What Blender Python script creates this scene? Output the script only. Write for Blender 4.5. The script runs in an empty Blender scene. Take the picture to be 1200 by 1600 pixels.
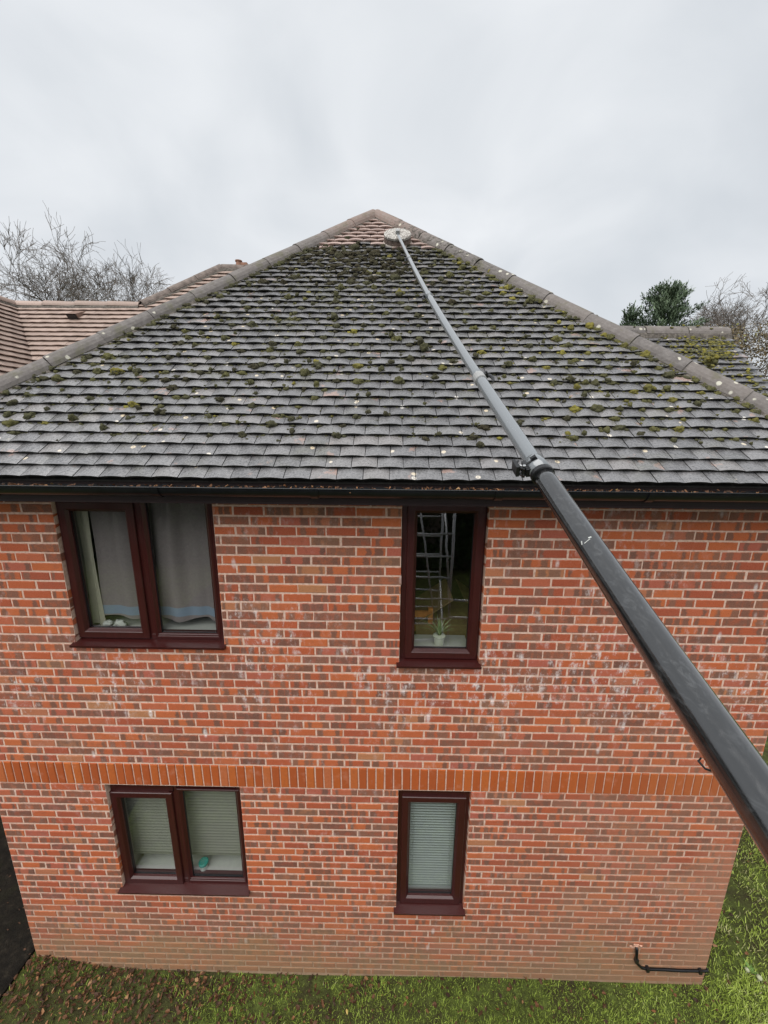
import bpy, bmesh, math, random
import numpy as np
from mathutils import Vector, Matrix, noise as mnoise

random.seed(7)
rng = np.random.default_rng(7)
sc = bpy.context.scene
COL = sc.collection
R = math.radians

# ------------------------------------------------------------------ camera
CAM = (3.30603, -2.72882, 5.32588)
PITCH, YAW, ROLL = 0.21814, -0.01172, 0.00874
fw = Vector((math.sin(YAW) * math.cos(PITCH), math.cos(YAW) * math.cos(PITCH), -math.sin(PITCH)))
rt = Vector((math.cos(YAW), -math.sin(YAW), 0))
up = rt.cross(fw)
rt2 = math.cos(ROLL) * rt + math.sin(ROLL) * up
up2 = -math.sin(ROLL) * rt + math.cos(ROLL) * up
cd = bpy.data.cameras.new('camera')
cam = bpy.data.objects.new('camera', cd)
COL.objects.link(cam)
cd.sensor_fit = 'HORIZONTAL'
cd.sensor_width = 36.0
cd.lens = 599.03 / 1200 * 36.0
cd.clip_start = 0.02
cd.clip_end = 2000
m = Matrix((rt2, up2, -fw)).transposed().to_4x4()
m.translation = Vector(CAM)
cam.matrix_world = m
sc.camera = cam

# ------------------------------------------------------------------ world, sun, exposure
SUN_EL, SUN_AZ = R(58), R(205)          # azimuth clockwise from +Y
w = bpy.data.worlds.new('World')
sc.world = w
w.use_nodes = True
nt = w.node_tree
nt.nodes.clear()
out = nt.nodes.new('ShaderNodeOutputWorld')
bg = nt.nodes.new('ShaderNodeBackground')
sky = nt.nodes.new('ShaderNodeTexSky')
sky.sky_type = 'NISHITA'
sky.sun_disc = False
sky.sun_elevation = SUN_EL
sky.sun_rotation = SUN_AZ
sky.air_density = 1.0
sky.dust_density = 4.0
tc = nt.nodes.new('ShaderNodeTexCoord')
mp = nt.nodes.new('ShaderNodeMapping')
mp.inputs['Scale'].default_value = (1.0, 1.0, 1.7)
n1 = nt.nodes.new('ShaderNodeTexNoise')
n1.inputs['Scale'].default_value = 2.6
n1.inputs['Detail'].default_value = 6
n1.inputs['Roughness'].default_value = 0.45
n1.inputs['Distortion'].default_value = 0.5
cr = nt.nodes.new('ShaderNodeValToRGB')
cr.color_ramp.elements[0].position = 0.32
cr.color_ramp.elements[0].color = (3.80, 4.00, 4.22, 1)
cr.color_ramp.elements[1].position = 0.70
cr.color_ramp.elements[1].color = (4.98, 5.10, 5.24, 1)
mx = nt.nodes.new('ShaderNodeMix')
mx.data_type = 'RGBA'
mx.inputs[0].default_value = 0.95       # thick cloud cover over the clear sky
nt.links.new(tc.outputs['Generated'], mp.inputs['Vector'])
nt.links.new(mp.outputs['Vector'], n1.inputs['Vector'])
nt.links.new(n1.outputs['Fac'], cr.inputs['Fac'])
nt.links.new(sky.outputs['Color'], mx.inputs[6])
nt.links.new(cr.outputs['Color'], mx.inputs[7])
nt.links.new(mx.outputs[2], bg.inputs['Color'])
bg.inputs['Strength'].default_value = 0.0775
nt.links.new(bg.outputs['Background'], out.inputs['Surface'])

sl = bpy.data.lights.new('sun', 'SUN')
sl.energy = 1.5
sl.angle = R(75)                        # sun behind thick cloud
sl.color = (1.0, 0.985, 0.96)
so = bpy.data.objects.new('sun', sl)
COL.objects.link(so)
sd = Vector((math.sin(SUN_AZ) * math.cos(SUN_EL), math.cos(SUN_AZ) * math.cos(SUN_EL), math.sin(SUN_EL)))
so.rotation_euler = (-sd).to_track_quat('-Z', 'Y').to_euler()

sc.view_settings.view_transform = 'Standard'
sc.view_settings.look = 'None'
sc.view_settings.exposure = 1.22
sc.view_settings.gamma = 1
sc.view_settings.use_curve_mapping = False


# ------------------------------------------------------------------ shader helper
class Sh:
    def __init__(s, name, rough=0.6, spec=0.5, metal=0.0):
        s.m = bpy.data.materials.new(name)
        s.m.use_nodes = True
        s.t = s.m.node_tree
        s.b = s.t.nodes['Principled BSDF']
        s.b.inputs['Roughness'].default_value = rough
        s.b.inputs['Specular IOR Level'].default_value = spec
        s.b.inputs['Metallic'].default_value = metal

    def n(s, typ, **kw):
        nd = s.t.nodes.new(typ)
        for k, v in kw.items():
            setattr(nd, k, v)
        return nd

    def put(s, sock, v):
        if isinstance(v, bpy.types.NodeSocket):
            s.t.links.new(v, sock)
        elif v is not None:
            if sock.type == 'RGBA' and isinstance(v, (tuple, list)) and len(v) == 3:
                v = (*v, 1)
            sock.default_value = v

    def math(s, op, a, b=None, c=None, clamp=False):
        nd = s.n('ShaderNodeMath', operation=op, use_clamp=clamp)
        for i, v in enumerate((a, b, c)):
            if v is not None:
                s.put(nd.inputs[i], v)
        return nd.outputs[0]

    def mix(s, f, a, b, mode='MIX'):
        nd = s.n('ShaderNodeMix', data_type='RGBA', blend_type=mode)
        s.put(nd.inputs[0], f)
        s.put(nd.inputs[6], a)
        s.put(nd.inputs[7], b)
        return nd.outputs[2]

    def smooth(s, v, lo, hi, a=0.0, b=1.0):
        nd = s.n('ShaderNodeMapRange', interpolation_type='SMOOTHSTEP')
        for i, x in enumerate((v, lo, hi, a, b)):
            s.put(nd.inputs[i], x)
        return nd.outputs[0]

    def ramp(s, f, stops, interp='LINEAR'):
        nd = s.n('ShaderNodeValToRGB')
        r = nd.color_ramp
        r.interpolation = interp
        while len(r.elements) < len(stops):
            r.elements.new(0.5)
        for e, (p, c) in zip(r.elements, stops):
            e.position = p
            e.color = (*c, 1)
        s.put(nd.inputs['Fac'], f)
        return nd.outputs['Color']

    def pos(s):
        return s.n('ShaderNodeNewGeometry').outputs['Position']

    def objc(s):
        return s.n('ShaderNodeTexCoord').outputs['Object']

    def noise(s, vec, scale, detail=3, rough=0.55, dist=0.0, color=False):
        nd = s.n('ShaderNodeTexNoise')
        s.put(nd.inputs['Vector'], vec)
        nd.inputs['Scale'].default_value = scale
        nd.inputs['Detail'].default_value = detail
        nd.inputs['Roughness'].default_value = rough
        nd.inputs['Distortion'].default_value = dist
        return nd.outputs['Color' if color else 'Fac']

    def voro(s, vec, scale, feature='F1', out='Distance', rand=1.0):
        nd = s.n('ShaderNodeTexVoronoi', feature=feature)
        s.put(nd.inputs['Vector'], vec)
        nd.inputs['Scale'].default_value = scale
        nd.inputs['Randomness'].default_value = rand
        return nd.outputs[out]

    def scale(s, vec, v):
        nd = s.n('ShaderNodeVectorMath', operation='MULTIPLY')
        s.put(nd.inputs[0], vec)
        nd.inputs[1].default_value = v
        return nd.outputs[0]

    def sep(s, vec):
        nd = s.n('ShaderNodeSeparateXYZ')
        s.put(nd.inputs[0], vec)
        return nd.outputs

    def seed(s):
        a = s.n('ShaderNodeAttribute', attribute_name='seed')
        o = s.n('ShaderNodeObjectInfo')
        return s.math('FRACT', s.math('ADD', a.outputs['Fac'], s.math('MULTIPLY', o.outputs['Random'], 7.31)))

    def rnd(s, seed, k):
        nd = s.n('ShaderNodeTexWhiteNoise', noise_dimensions='1D')
        s.put(nd.inputs['W'], s.math('MULTIPLY_ADD', seed, 917.0, k))
        return nd.outputs['Value']

    def bump(s, h, strength=0.3, dist=0.01):
        nd = s.n('ShaderNodeBump')
        nd.inputs['Strength'].default_value = strength
        nd.inputs['Distance'].default_value = dist
        s.put(nd.inputs['Height'], h)
        s.t.links.new(nd.outputs[0], s.b.inputs['Normal'])

    def col(s, c):
        s.put(s.b.inputs['Base Color'], c)
        return s

    def rough(s, c):
        s.put(s.b.inputs['Roughness'], c)
        return s


def plain(name, c, rough=0.6, spec=0.5, metal=0.0, var=0.12, scale=30.0, bump=0.0):
    s = Sh(name, rough, spec, metal)
    f = s.noise(s.objc(), scale, 4)
    lo = tuple(x * (1 - var) for x in c)
    hi = tuple(min(1, x * (1 + var)) for x in c)
    s.col(s.ramp(f, [(0.3, lo), (0.7, hi)]))
    if bump:
        s.bump(f, bump, 0.01)
    return s.m


# ------------------------------------------------------------------ materials
def wall_dirt(s, base, mortar=False):
    """weathering that belongs to this wall: lime bloom, algae by the soil, grime low on the right"""
    p = s.pos()
    x, y, z = s.sep(p)
    # lime bloom: pale patches and little runs
    pn = s.noise(p, 1.1, 3, 0.6)
    zone = s.smooth(pn, 0.43, 0.60)
    hz = s.smooth(z, 2.6, 3.3, 0, 1)
    hz2 = s.smooth(z, 4.0, 4.4, 1, 0.15)
    fine = s.smooth(s.noise(s.scale(p, (1, 1, 0.55)), 17, 4, 0.7), 0.5, 0.76)
    f = s.math('MULTIPLY', s.math('MULTIPLY', zone, fine), s.math('MULTIPLY_ADD', s.math('MULTIPLY', hz, hz2), 0.95, 0.30), clamp=True)
    c = s.mix(f, base, (0.72, 0.64, 0.62))
    # small white runs from single joints
    sp = s.voro(s.scale(p, (1.0, 0.02, 0.42)), 5.2)
    spm = s.math('MULTIPLY', s.smooth(sp, 0.04, 0.125, 1, 0), s.smooth(s.noise(p, 0.9, 2), 0.43, 0.52))
    c = s.mix(s.math('MULTIPLY', spm, s.math('MULTIPLY', s.noise(p, 60, 2), 1.3), clamp=True), c, (0.82, 0.76, 0.74))
    # algae band above the soil
    an = s.noise(p, 1.6, 4, 0.6)
    lim = s.math('MULTIPLY_ADD', an, 1.9, -0.62)
    af = s.smooth(s.math('SUBTRACT', z, lim), 0.28, -0.25)
    c = s.mix(s.math('MULTIPLY', af, 0.55), c, (0.27, 0.20, 0.095))
    # brown grime low on the right-hand corner, partly hiding the joints
    gx = s.smooth(x, 3.6, 6.4)
    gz = s.smooth(z, 3.6, 1.2)
    gf = s.math('MULTIPLY', s.math('MULTIPLY', gx, gz), s.smooth(s.noise(p, 1.3, 4, 0.6), 0.25, 0.7))
    c = s.mix(s.math('MULTIPLY', gf, 0.68), c, (0.40, 0.21, 0.135))
    # general dulling of the lowest metre by splash and grime
    lf = s.math('MULTIPLY', s.smooth(s.math('ADD', z, s.math('MULTIPLY', s.noise(p, 2.3, 4, 0.65), 0.9)), 1.75, 0.55), 0.42)
    c = s.mix(lf, c, (0.30, 0.18, 0.115))
    return c


def mat_brick():
    s = Sh('brick', 0.85, 0.25)
    sd = s.seed()
    uv = s.n('ShaderNodeUVMap', uv_map='UVMap').outputs[0]
    u, v, _ = s.sep(uv)
    p = s.pos()
    r1, r2, r3, r4, r5 = (s.rnd(sd, k) for k in (1.3, 5.7, 11.1, 17.9, 23.3))
    base = s.ramp(r1, [(0.0, (0.35, 0.074, 0.038)), (0.3, (0.46, 0.098, 0.036)), (0.62, (0.52, 0.132, 0.042)),
                       (0.9, (0.42, 0.105, 0.07)), (0.985, (0.45, 0.18, 0.08)), (1.0, (0.45, 0.20, 0.09))])
    dark = s.ramp(r4, [(0.0, (0.092, 0.065, 0.054)), (0.5, (0.130, 0.080, 0.062)), (1.0, (0.20, 0.108, 0.075))])
    wob = s.math('MULTIPLY', s.math('SUBTRACT', s.noise(p, 38, 3), 0.5), 0.22)
    uu = s.math('ADD', u, wob)

    def band(c, wd):
        d = s.math('ABSOLUTE', s.math('SUBTRACT', uu, c))
        return s.smooth(s.math('SUBTRACT', d, wd), -0.03, 0.045, 1, 0)
    c1 = s.math('MULTIPLY_ADD', r2, 0.16, 0.10)
    c2 = s.math('MULTIPLY_ADD', r3, -0.18, 0.90)
    w1 = s.math('MULTIPLY_ADD', r3, 0.10, 0.05)
    w2 = s.math('MULTIPLY_ADD', r2, 0.10, 0.055)
    bands = s.math('MAXIMUM', s.math('MULTIPLY', band(c1, w1), s.math('GREATER_THAN', r4, 0.18)),
                   s.math('MULTIPLY', band(c2, w2), s.math('GREATER_THAN', r1, 0.15)))
    mid = s.math('MULTIPLY', band(s.math('MULTIPLY_ADD', r4, 0.2, 0.4), 0.09), s.math('GREATER_THAN', r3, 0.72))
    bands = s.math('MAXIMUM', bands, mid)
    vv = s.smooth(s.math('ADD', s.math('ABSOLUTE', s.math('SUBTRACT', v, 0.5)), wob), 0.40, 0.50, 1, 0.25)
    bands = s.math('MULTIPLY', bands, vv)
    # most bricks banded, a quarter burnt all over, a fifth plain red
    whole = s.math('GREATER_THAN', r5, 0.79)
    none = s.math('LESS_THAN', r5, 0.20)
    fm = s.math('MAXIMUM', s.math('MULTIPLY', bands, s.math('SUBTRACT', 1.0, none)),
                s.math('MULTIPLY', whole, s.math('MULTIPLY_ADD', s.smooth(s.noise(p, 16, 3), 0.36, 0.6), 0.5, 0.45)))
    c = s.mix(s.math('MULTIPLY', fm, 0.8), base, dark)
    g = s.noise(p, 140, 4, 0.7)
    c = s.mix(s.smooth(g, 0.35, 0.7, 0.0, 0.35), c, s.mix(0.5, c, (0.62, 0.30, 0.19)))
    c = s.mix(s.smooth(g, 0.44, 0.28, 0.0, 0.6), c, (0.09, 0.045, 0.035))
    blot = s.noise(p, 11, 5, 0.7)
    c = s.mix(s.smooth(blot, 0.5, 0.75, 0.0, 0.55), c, s.mix(0.55, c, (0.16, 0.085, 0.06)))
    # pale film of smeared mortar towards brick edges
    ed = s.smooth(s.math('ABSOLUTE', s.math('SUBTRACT', v, 0.5)), 0.36, 0.5)
    c = s.mix(s.math('MULTIPLY', s.math('MULTIPLY', ed, s.smooth(s.noise(p, 28, 3), 0.42, 0.7)), 0.55), c, (0.66, 0.42, 0.33))
    s.col(wall_dirt(s, c))
    s.bump(s.noise(p, 120, 5, 0.7), 0.9, 0.005)
    return s.m


def mat_soldier():
    s = Sh('soldier_brick', 0.8, 0.25)
    sd = s.seed()
    p = s.pos()
    base = s.ramp(s.rnd(sd, 3.1), [(0.0, (0.36, 0.078, 0.022)), (0.5, (0.43, 0.098, 0.022)), (0.9, (0.48, 0.125, 0.028)), (1.0, (0.45, 0.14, 0.065))])
    c = s.mix(s.smooth(s.noise(p, 45, 4, 0.7), 0.4, 0.7, 0, 0.4), base, (0.33, 0.085, 0.03))
    ed = s.smooth(s.noise(p, 9, 3), 0.55, 0.75)
    c = s.mix(s.math('MULTIPLY', ed, 0.3), c, (0.6, 0.3, 0.2))
    x, y, z = s.sep(p)
    c = s.mix(s.math('MULTIPLY', s.smooth(x, 4.6, 6.4), 0.35), c, (0.37, 0.15, 0.07))
    s.col(c)
    s.bump(s.noise(p, 150, 4, 0.7), 0.35, 0.003)
    return s.m


def mat_mortar():
    s = Sh('mortar', 0.95, 0.1)
    p = s.pos()
    f = s.noise(p, 40, 5, 0.65)
    c = s.ramp(f, [(0.25, (0.44, 0.28, 0.21)), (0.5, (0.68, 0.47, 0.37)), (0.75, (0.80, 0.61, 0.51))])
    c = s.mix(s.smooth(s.noise(p, 7, 3), 0.45, 0.75, 0, 0.4), c, (0.52, 0.32, 0.24))
    s.col(wall_dirt(s, c, True))
    s.bump(s.noise(p, 180, 5, 0.7), 0.6, 0.005)
    return s.m


def mat_brick_flat():
    """brickwork of walls that face away from the view"""
    s = Sh('far_brickwork', 0.85, 0.2)
    b = s.n('ShaderNodeTexBrick')
    p = s.pos()
    x, y, z = s.sep(p)
    cx = s.n('ShaderNodeCombineXYZ')
    s.put(cx.inputs[0], s.math('ADD', x, y))
    s.put(cx.inputs[1], z)
    s.put(b.inputs['Vector'], cx.outputs[0])
    b.inputs['Color1'].default_value = (0.45, 0.12, 0.06, 1)
    b.inputs['Color2'].default_value = (0.22, 0.09, 0.065, 1)
    b.inputs['Mortar'].default_value = (0.6, 0.42, 0.33, 1)
    b.inputs['Scale'].default_value = 1
    b.inputs['Mortar Size'].default_value = 0.006
    b.inputs['Brick Width'].default_value = 0.225
    b.inputs['Row Height'].default_value = 0.075
    s.col(b.outputs['Color'])
    return s.m


def mat_tile(name, kind):
    s = Sh(name, 0.45, 0.5)
    sd = s.seed()
    p = s.pos()
    r1, r2, r3 = (s.rnd(sd, k) for k in (2.3, 7.7, 13.1))
    if kind == 'grey':
        base = s.ramp(r1, [(0.0, (0.100, 0.099, 0.102)), (0.5, (0.132, 0.130, 0.133)), (0.85, (0.160, 0.157, 0.159)), (1.0, (0.19, 0.178, 0.174))])
        worn = (0.40, 0.25, 0.20)
    elif kind == 'clean':
        base = s.ramp(r1, [(0.0, (0.27, 0.20, 0.175)), (0.5, (0.33, 0.245, 0.215)), (1.0, (0.39, 0.295, 0.26))])
        worn = (0.30, 0.17, 0.13)
    else:
        base = s.ramp(r1, [(0.0, (0.25, 0.185, 0.152)), (0.5, (0.305, 0.227, 0.186)), (1.0, (0.36, 0.27, 0.225))])
        worn = (0.30, 0.19, 0.15)
    big = s.noise(p, 6, 4, 0.6)
    mid = s.noise(p, 58, 5, 0.62)
    c = s.mix(s.smooth(mid, 0.35, 0.7, 0, 0.30), base, s.mix(0.5, base, (0.42, 0.40, 0.40) if kind == 'grey' else (0.6, 0.42, 0.36)))
    c = s.mix(s.smooth(mid, 0.42, 0.25, 0, 0.30), c, s.mix(0.6, c, (0.03, 0.03, 0.03)))
    if kind == 'grey':
        wf = s.math('MULTIPLY', s.smooth(s.math('ADD', big, s.math('MULTIPLY', r2, 0.16)), 0.735, 0.80), 0.55)
        c = s.mix(wf, c, worn)
        # green-grey film here and there
        c = s.mix(s.smooth(s.noise(p, 3.2, 4, 0.65), 0.5, 0.72, 0, 0.4), c, (0.12, 0.12, 0.085))
        # pits of dark lichen
        vd = s.voro(p, 62)
        vk = s.sep(s.voro(p, 62, out='Color'))
        pit = s.math('MULTIPLY', s.smooth(vd, 0.16, 0.30, 1, 0), s.math('GREATER_THAN', vk[0], 0.62))
        c = s.mix(s.math('MULTIPLY', pit, 0.8), c, (0.035, 0.035, 0.03))
        # pale crusts of lichen, some as rings
        vd2 = s.math('ADD', s.voro(p, 15), s.math('MULTIPLY', s.math('SUBTRACT', s.noise(p, 70, 3), 0.5), 0.16))
        vk2 = s.sep(s.voro(p, 15, out='Color'))
        cr = s.math('MULTIPLY', s.smooth(vd2, 0.20, 0.27, 1, 0), s.math('GREATER_THAN', vk2[0], 0.90))
        hole = s.math('MULTIPLY', s.smooth(vd2, 0.07, 0.12, 1, 0), s.math('GREATER_THAN', vk2[1], 0.5))
        cr = s.math('MULTIPLY', cr, s.math('SUBTRACT', 1.0, s.math('MULTIPLY', hole, 0.7)))
        crc = s.mix(vk2[2], (0.66, 0.63, 0.58), (0.62, 0.50, 0.32))
        c = s.mix(s.math('MULTIPLY', cr, 0.9), c, crc)
        s.rough(s.smooth(mid, 0.3, 0.7, 0.16, 0.38))
        s.b.inputs['Specular IOR Level'].default_value = 1.0
    else:
        vd = s.voro(p, 70)
        vk = s.sep(s.voro(p, 70, out='Color'))
        pit = s.math('MULTIPLY', s.smooth(vd, 0.16, 0.3, 1, 0), s.math('GREATER_THAN', vk[0], 0.75))
        c = s.mix(s.math('MULTIPLY', pit, 0.5), c, (0.12, 0.08, 0.07))
        c = s.mix(s.smooth(s.noise(p, 2.2, 4, 0.6), 0.48, 0.72, 0, 0.35), c, (0.25, 0.17, 0.13))
        s.rough(0.62)
    s.col(c)
    s.bump(s.noise(p, 90, 5, 0.7), 0.2, 0.005)
    return s.m


def mat_hip():
    s = Sh('hip_tile', 0.7, 0.3)
    sd = s.seed()
    p = s.pos()
    x, y, z = s.sep(p)
    base = s.ramp(s.rnd(sd, 4.1), [(0.0, (0.110, 0.098, 0.092)), (0.5, (0.135, 0.120, 0.112)), (1.0, (0.165, 0.143, 0.130))])
    pink = s.ramp(s.rnd(sd, 9.1), [(0.0, (0.19, 0.14, 0.118)), (1.0, (0.24, 0.175, 0.15))])
    c = s.mix(s.smooth(z, 7.35, 7.75), base, pink)
    n = s.noise(p, 22, 5, 0.7)
    c = s.mix(s.smooth(n, 0.4, 0.75, 0, 0.45), c, (0.26, 0.24, 0.225))
    c = s.mix(s.smooth(n, 0.42, 0.25, 0, 0.6), c, (0.08, 0.075, 0.06))
    vd = s.math('ADD', s.voro(p, 17), s.math('MULTIPLY', s.math('SUBTRACT', s.noise(p, 60, 3), 0.5), 0.2))
    vk = s.sep(s.voro(p, 17, out='Color'))
    right = s.smooth(x, 4.8, 6.0, 0.93, 0.62)
    lic = s.math('MULTIPLY', s.smooth(vd, 0.24, 0.34, 1, 0), s.math('GREATER_THAN', vk[0], right))
    c = s.mix(s.math('MULTIPLY', lic, 0.8), c, s.mix(vk[1], (0.62, 0.60, 0.50), (0.55, 0.52, 0.42)))
    mg = s.math('MULTIPLY', s.smooth(s.noise(p, 5, 4, 0.7), 0.52, 0.66), 0.55)
    c = s.mix(mg, c, (0.11, 0.105, 0.06))
    # spatter of loosened moss near the head of the right hip
    sp = s.math('MULTIPLY', s.smooth(s.noise(p, 26, 4, 0.75), 0.50, 0.60), s.math('MULTIPLY', s.smooth(x, 3.2, 3.5), s.smooth(x, 4.1, 4.6, 1, 0)))
    c = s.mix(sp, c, (0.05, 0.045, 0.035))
    s.col(c)
    s.bump(s.noise(p, 70, 5, 0.7), 0.5, 0.008)
    return s.m


def mat_moss():
    s = Sh('moss', 1.0, 0.05)
    a = s.n('ShaderNodeAttribute', attribute_name='seed').outputs['Fac']
    p = s.pos()
    c = s.ramp(a, [(0.0, (0.036, 0.029, 0.024)), (0.25, (0.048, 0.044, 0.034)), (0.45, (0.068, 0.067, 0.044)), (0.72, (0.115, 0.110, 0.045)),
                   (0.9, (0.22, 0.19, 0.045)), (1.0, (0.28, 0.25, 0.055))])
    n = s.noise(p, 160, 4, 0.75)
    c = s.mix(s.smooth(n, 0.4, 0.72, 0, 0.6), c, s.mix(0.5, c, (0.30, 0.29, 0.13)))
    c = s.mix(s.smooth(n, 0.45, 0.28, 0, 0.7), c, (0.02, 0.02, 0.012))
    s.col(c)
    s.bump(s.noise(p, 260, 4, 0.8), 1.0, 0.008)
    return s.m


def mat_pvc():
    s = Sh('mahogany_pvc', 0.32, 0.5)
    p = s.objc()
    g = s.noise(s.scale(s.pos(), (10, 10, 0.6)), 9, 3, 0.5)
    c = s.ramp(g, [(0.3, (0.038, 0.0075, 0.0068)), (0.7, (0.052, 0.010, 0.0092))])
    s.col(c)
    s.rough(s.smooth(s.noise(s.pos(), 5, 2), 0.3, 0.7, 0.28, 0.36))
    return s.m


def mat_glass():
    m = bpy.data.materials.new('window_glass')
    m.use_nodes = True
    t = m.node_tree
    t.nodes.clear()
    o = t.nodes.new('ShaderNodeOutputMaterial')
    mix = t.nodes.new('ShaderNodeMixShader')
    tr = t.nodes.new('ShaderNodeBsdfTransparent')
    tr.inputs[0].default_value = (0.88, 0.90, 0.88, 1)
    gl = t.nodes.new('ShaderNodeBsdfGlossy')
    gl.inputs['Roughness'].default_value = 0.012
    # Schlick reflectance of a double-glazed unit, the same from both sides
    lw = t.nodes.new('ShaderNodeLayerWeight')
    lw.inputs['Blend'].default_value = 0.5
    pw = t.nodes.new('ShaderNodeMath')
    pw.operation = 'POWER'
    pw.inputs[1].default_value = 4.0
    mu = t.nodes.new('ShaderNodeMath')
    mu.operation = 'MULTIPLY_ADD'
    mu.use_clamp = True
    mu.inputs[1].default_value = 0.80
    mu.inputs[2].default_value = 0.16
    t.links.new(lw.outputs['Facing'], pw.inputs[0])
    t.links.new(pw.outputs[0], mu.inputs[0])
    tcx = t.nodes.new('ShaderNodeTexCoord')
    nz = t.nodes.new('ShaderNodeTexNoise')
    nz.inputs['Scale'].default_value = 2.5
    bp = t.nodes.new('ShaderNodeBump')
    bp.inputs['Strength'].default_value = 0.05
    bp.inputs['Distance'].default_value = 0.02
    t.links.new(tcx.outputs['Object'], nz.inputs['Vector'])
    t.links.new(nz.outputs['Fac'], bp.inputs['Height'])
    t.links.new(bp.outputs[0], gl.inputs['Normal'])
    t.links.new(mu.outputs[0], mix.inputs[0])
    t.links.new(tr.outputs[0], mix.inputs[1])
    t.links.new(gl.outputs[0], mix.inputs[2])
    t.links.new(mix.outputs[0], o.inputs['Surface'])
    return m


def mat_grass():
    s = Sh('grass_blades', 0.6, 0.3)
    a = s.n('ShaderNodeAttribute', attribute_name='seed').outputs['Fac']
    c = s.ramp(a, [(0.0, (0.07, 0.085, 0.022)), (0.35, (0.20, 0.27, 0.042)), (0.7, (0.36, 0.46, 0.075)), (0.93, (0.44, 0.53, 0.15)), (1.0, (0.50, 0.48, 0.24))])
    s.col(c)
    s.b.inputs['Subsurface Weight'].default_value = 0.0
    return s.m


def mat_ground():
    s = Sh('lawn_ground', 0.95, 0.1)
    p = s.pos()
    n = s.noise(p, 9, 6, 0.7)
    n2 = s.noise(p, 1.1, 4, 0.6)
    c = s.ramp(n, [(0.3, (0.038, 0.032, 0.018)), (0.5, (0.085, 0.105, 0.028)), (0.7, (0.15, 0.20, 0.045))])
    c = s.mix(s.smooth(n2, 0.45, 0.62, 0, 0.6), c, (0.05, 0.036, 0.024))
    s.col(c)
    s.bump(s.noise(p, 30, 5, 0.75), 0.8, 0.05)
    return s.m


def mat_path():
    s = Sh('shade_dark_asphalt', 0.9, 0.15)
    p = s.pos()
    n = s.noise(p, 14, 6, 0.7)
    c = s.ramp(n, [(0.3, (0.005, 0.0045, 0.0035)), (0.55, (0.013, 0.011, 0.008)), (0.75, (0.034, 0.028, 0.020))])  # asphalt kept near-black: the alley's shade is painted into it
    c = s.mix(s.smooth(s.noise(p, 3, 4, 0.6), 0.5, 0.7, 0, 0.5), c, (0.018, 0.018, 0.009))
    s.col(c)
    s.bump(s.noise(p, 60, 5, 0.7), 0.8, 0.02)
    return s.m


def mat_leafy(name, stops, rough=0.6):
    s = Sh(name, rough, 0.25)
    a = s.n('ShaderNodeAttribute', attribute_name='seed').outputs['Fac']
    s.col(s.ramp(a, stops))
    return s.m


def mat_pole(name, c, r, scr, spec):
    s = Sh(name, r, spec)
    p = s.pos()
    n = s.noise(s.scale(p, (1.6, 0.6, 1.6)), 55, 6, 0.75, 0.8)
    n2 = s.noise(p, 9, 3, 0.6)
    f = s.math('MULTIPLY', s.smooth(n, 0.48, 0.66), s.smooth(n2, 0.42, 0.6))
    s.col(s.mix(s.math('MULTIPLY', f, scr), c, (0.24, 0.25, 0.26)))
    s.rough(s.smooth(n, 0.35, 0.7, r * 0.75, min(1, r * 1.6)))
    s.bump(n, 0.06, 0.003)
    s.b.inputs['Coat Weight'].default_value = 0.8
    s.b.inputs['Coat Roughness'].default_value = 0.08
    return s.m


M = {}
M['brick'] = mat_brick()
M['soldier'] = mat_soldier()
M['mortar'] = mat_mortar()
M['brick_flat'] = mat_brick_flat()
M['tile'] = mat_tile('roof_tile_weathered', 'grey')
M['tile_clean'] = mat_tile('roof_tile_cleaned', 'clean')
M['tile_pink'] = mat_tile('roof_tile_pink', 'pink')
M['hip'] = mat_hip()
M['tile_edge'] = plain('algae_and_shade_tile_tail', (0.022, 0.021, 0.018), 0.85, 0.2, var=0.5, scale=50, bump=0.4)  # algae black deepened to paint the shade line under each course
M['tile_clean_edge'] = plain('scrubbed_tile_tail', (0.29, 0.215, 0.185), 0.85, 0.2, var=0.4, scale=50)
M['moss'] = mat_moss()
M['pvc'] = mat_pvc()
M['glass'] = mat_glass()
M['gutter'] = plain('black_gutter', (0.006, 0.0065, 0.008), 0.3, 0.4, var=0.3, scale=14)
M['fascia'] = plain('brown_fascia', (0.022, 0.009, 0.009), 0.5, 0.4, var=0.25, scale=10)
M['underlay'] = plain('roof_underlay', (0.022, 0.021, 0.019), 0.95, 0.1)
M['hip_bed'] = plain('bedding_mortar', (0.13, 0.115, 0.10), 0.95, 0.1, var=0.5, scale=40, bump=0.6)
M['white'] = plain('white_board', (0.48, 0.49, 0.465), 0.5, 0.4, var=0.04)
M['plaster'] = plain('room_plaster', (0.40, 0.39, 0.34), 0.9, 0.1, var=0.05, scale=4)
M['plaster_dark'] = plain('dim_room_plaster', (0.07, 0.065, 0.05), 0.9, 0.1, var=0.05, scale=4)  # plaster darkened so the upper room's dimness is in its colour
M['floor'] = plain('room_floor', (0.10, 0.06, 0.04), 0.6, 0.3)
M['grass'] = mat_grass()
M['ground'] = mat_ground()
M['path'] = mat_path()
M['pole_black'] = mat_pole('carbon_pole', (0.008, 0.0085, 0.009), 0.15, 0.13, 1.0)
M['pole_grey'] = mat_pole('grey_pole', (0.155, 0.168, 0.178), 0.18, 0.15, 1.0)
M['clamp'] = plain('black_clamp', (0.012, 0.012, 0.013), 0.3, 0.5, var=0.3)
M['collar'] = plain('pale_collar', (0.30, 0.30, 0.295), 0.4, 0.4, var=0.1)
M['steel'] = plain('galvanised_steel', (0.50, 0.51, 0.52), 0.4, 0.5, 0.7, var=0.2)


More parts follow.
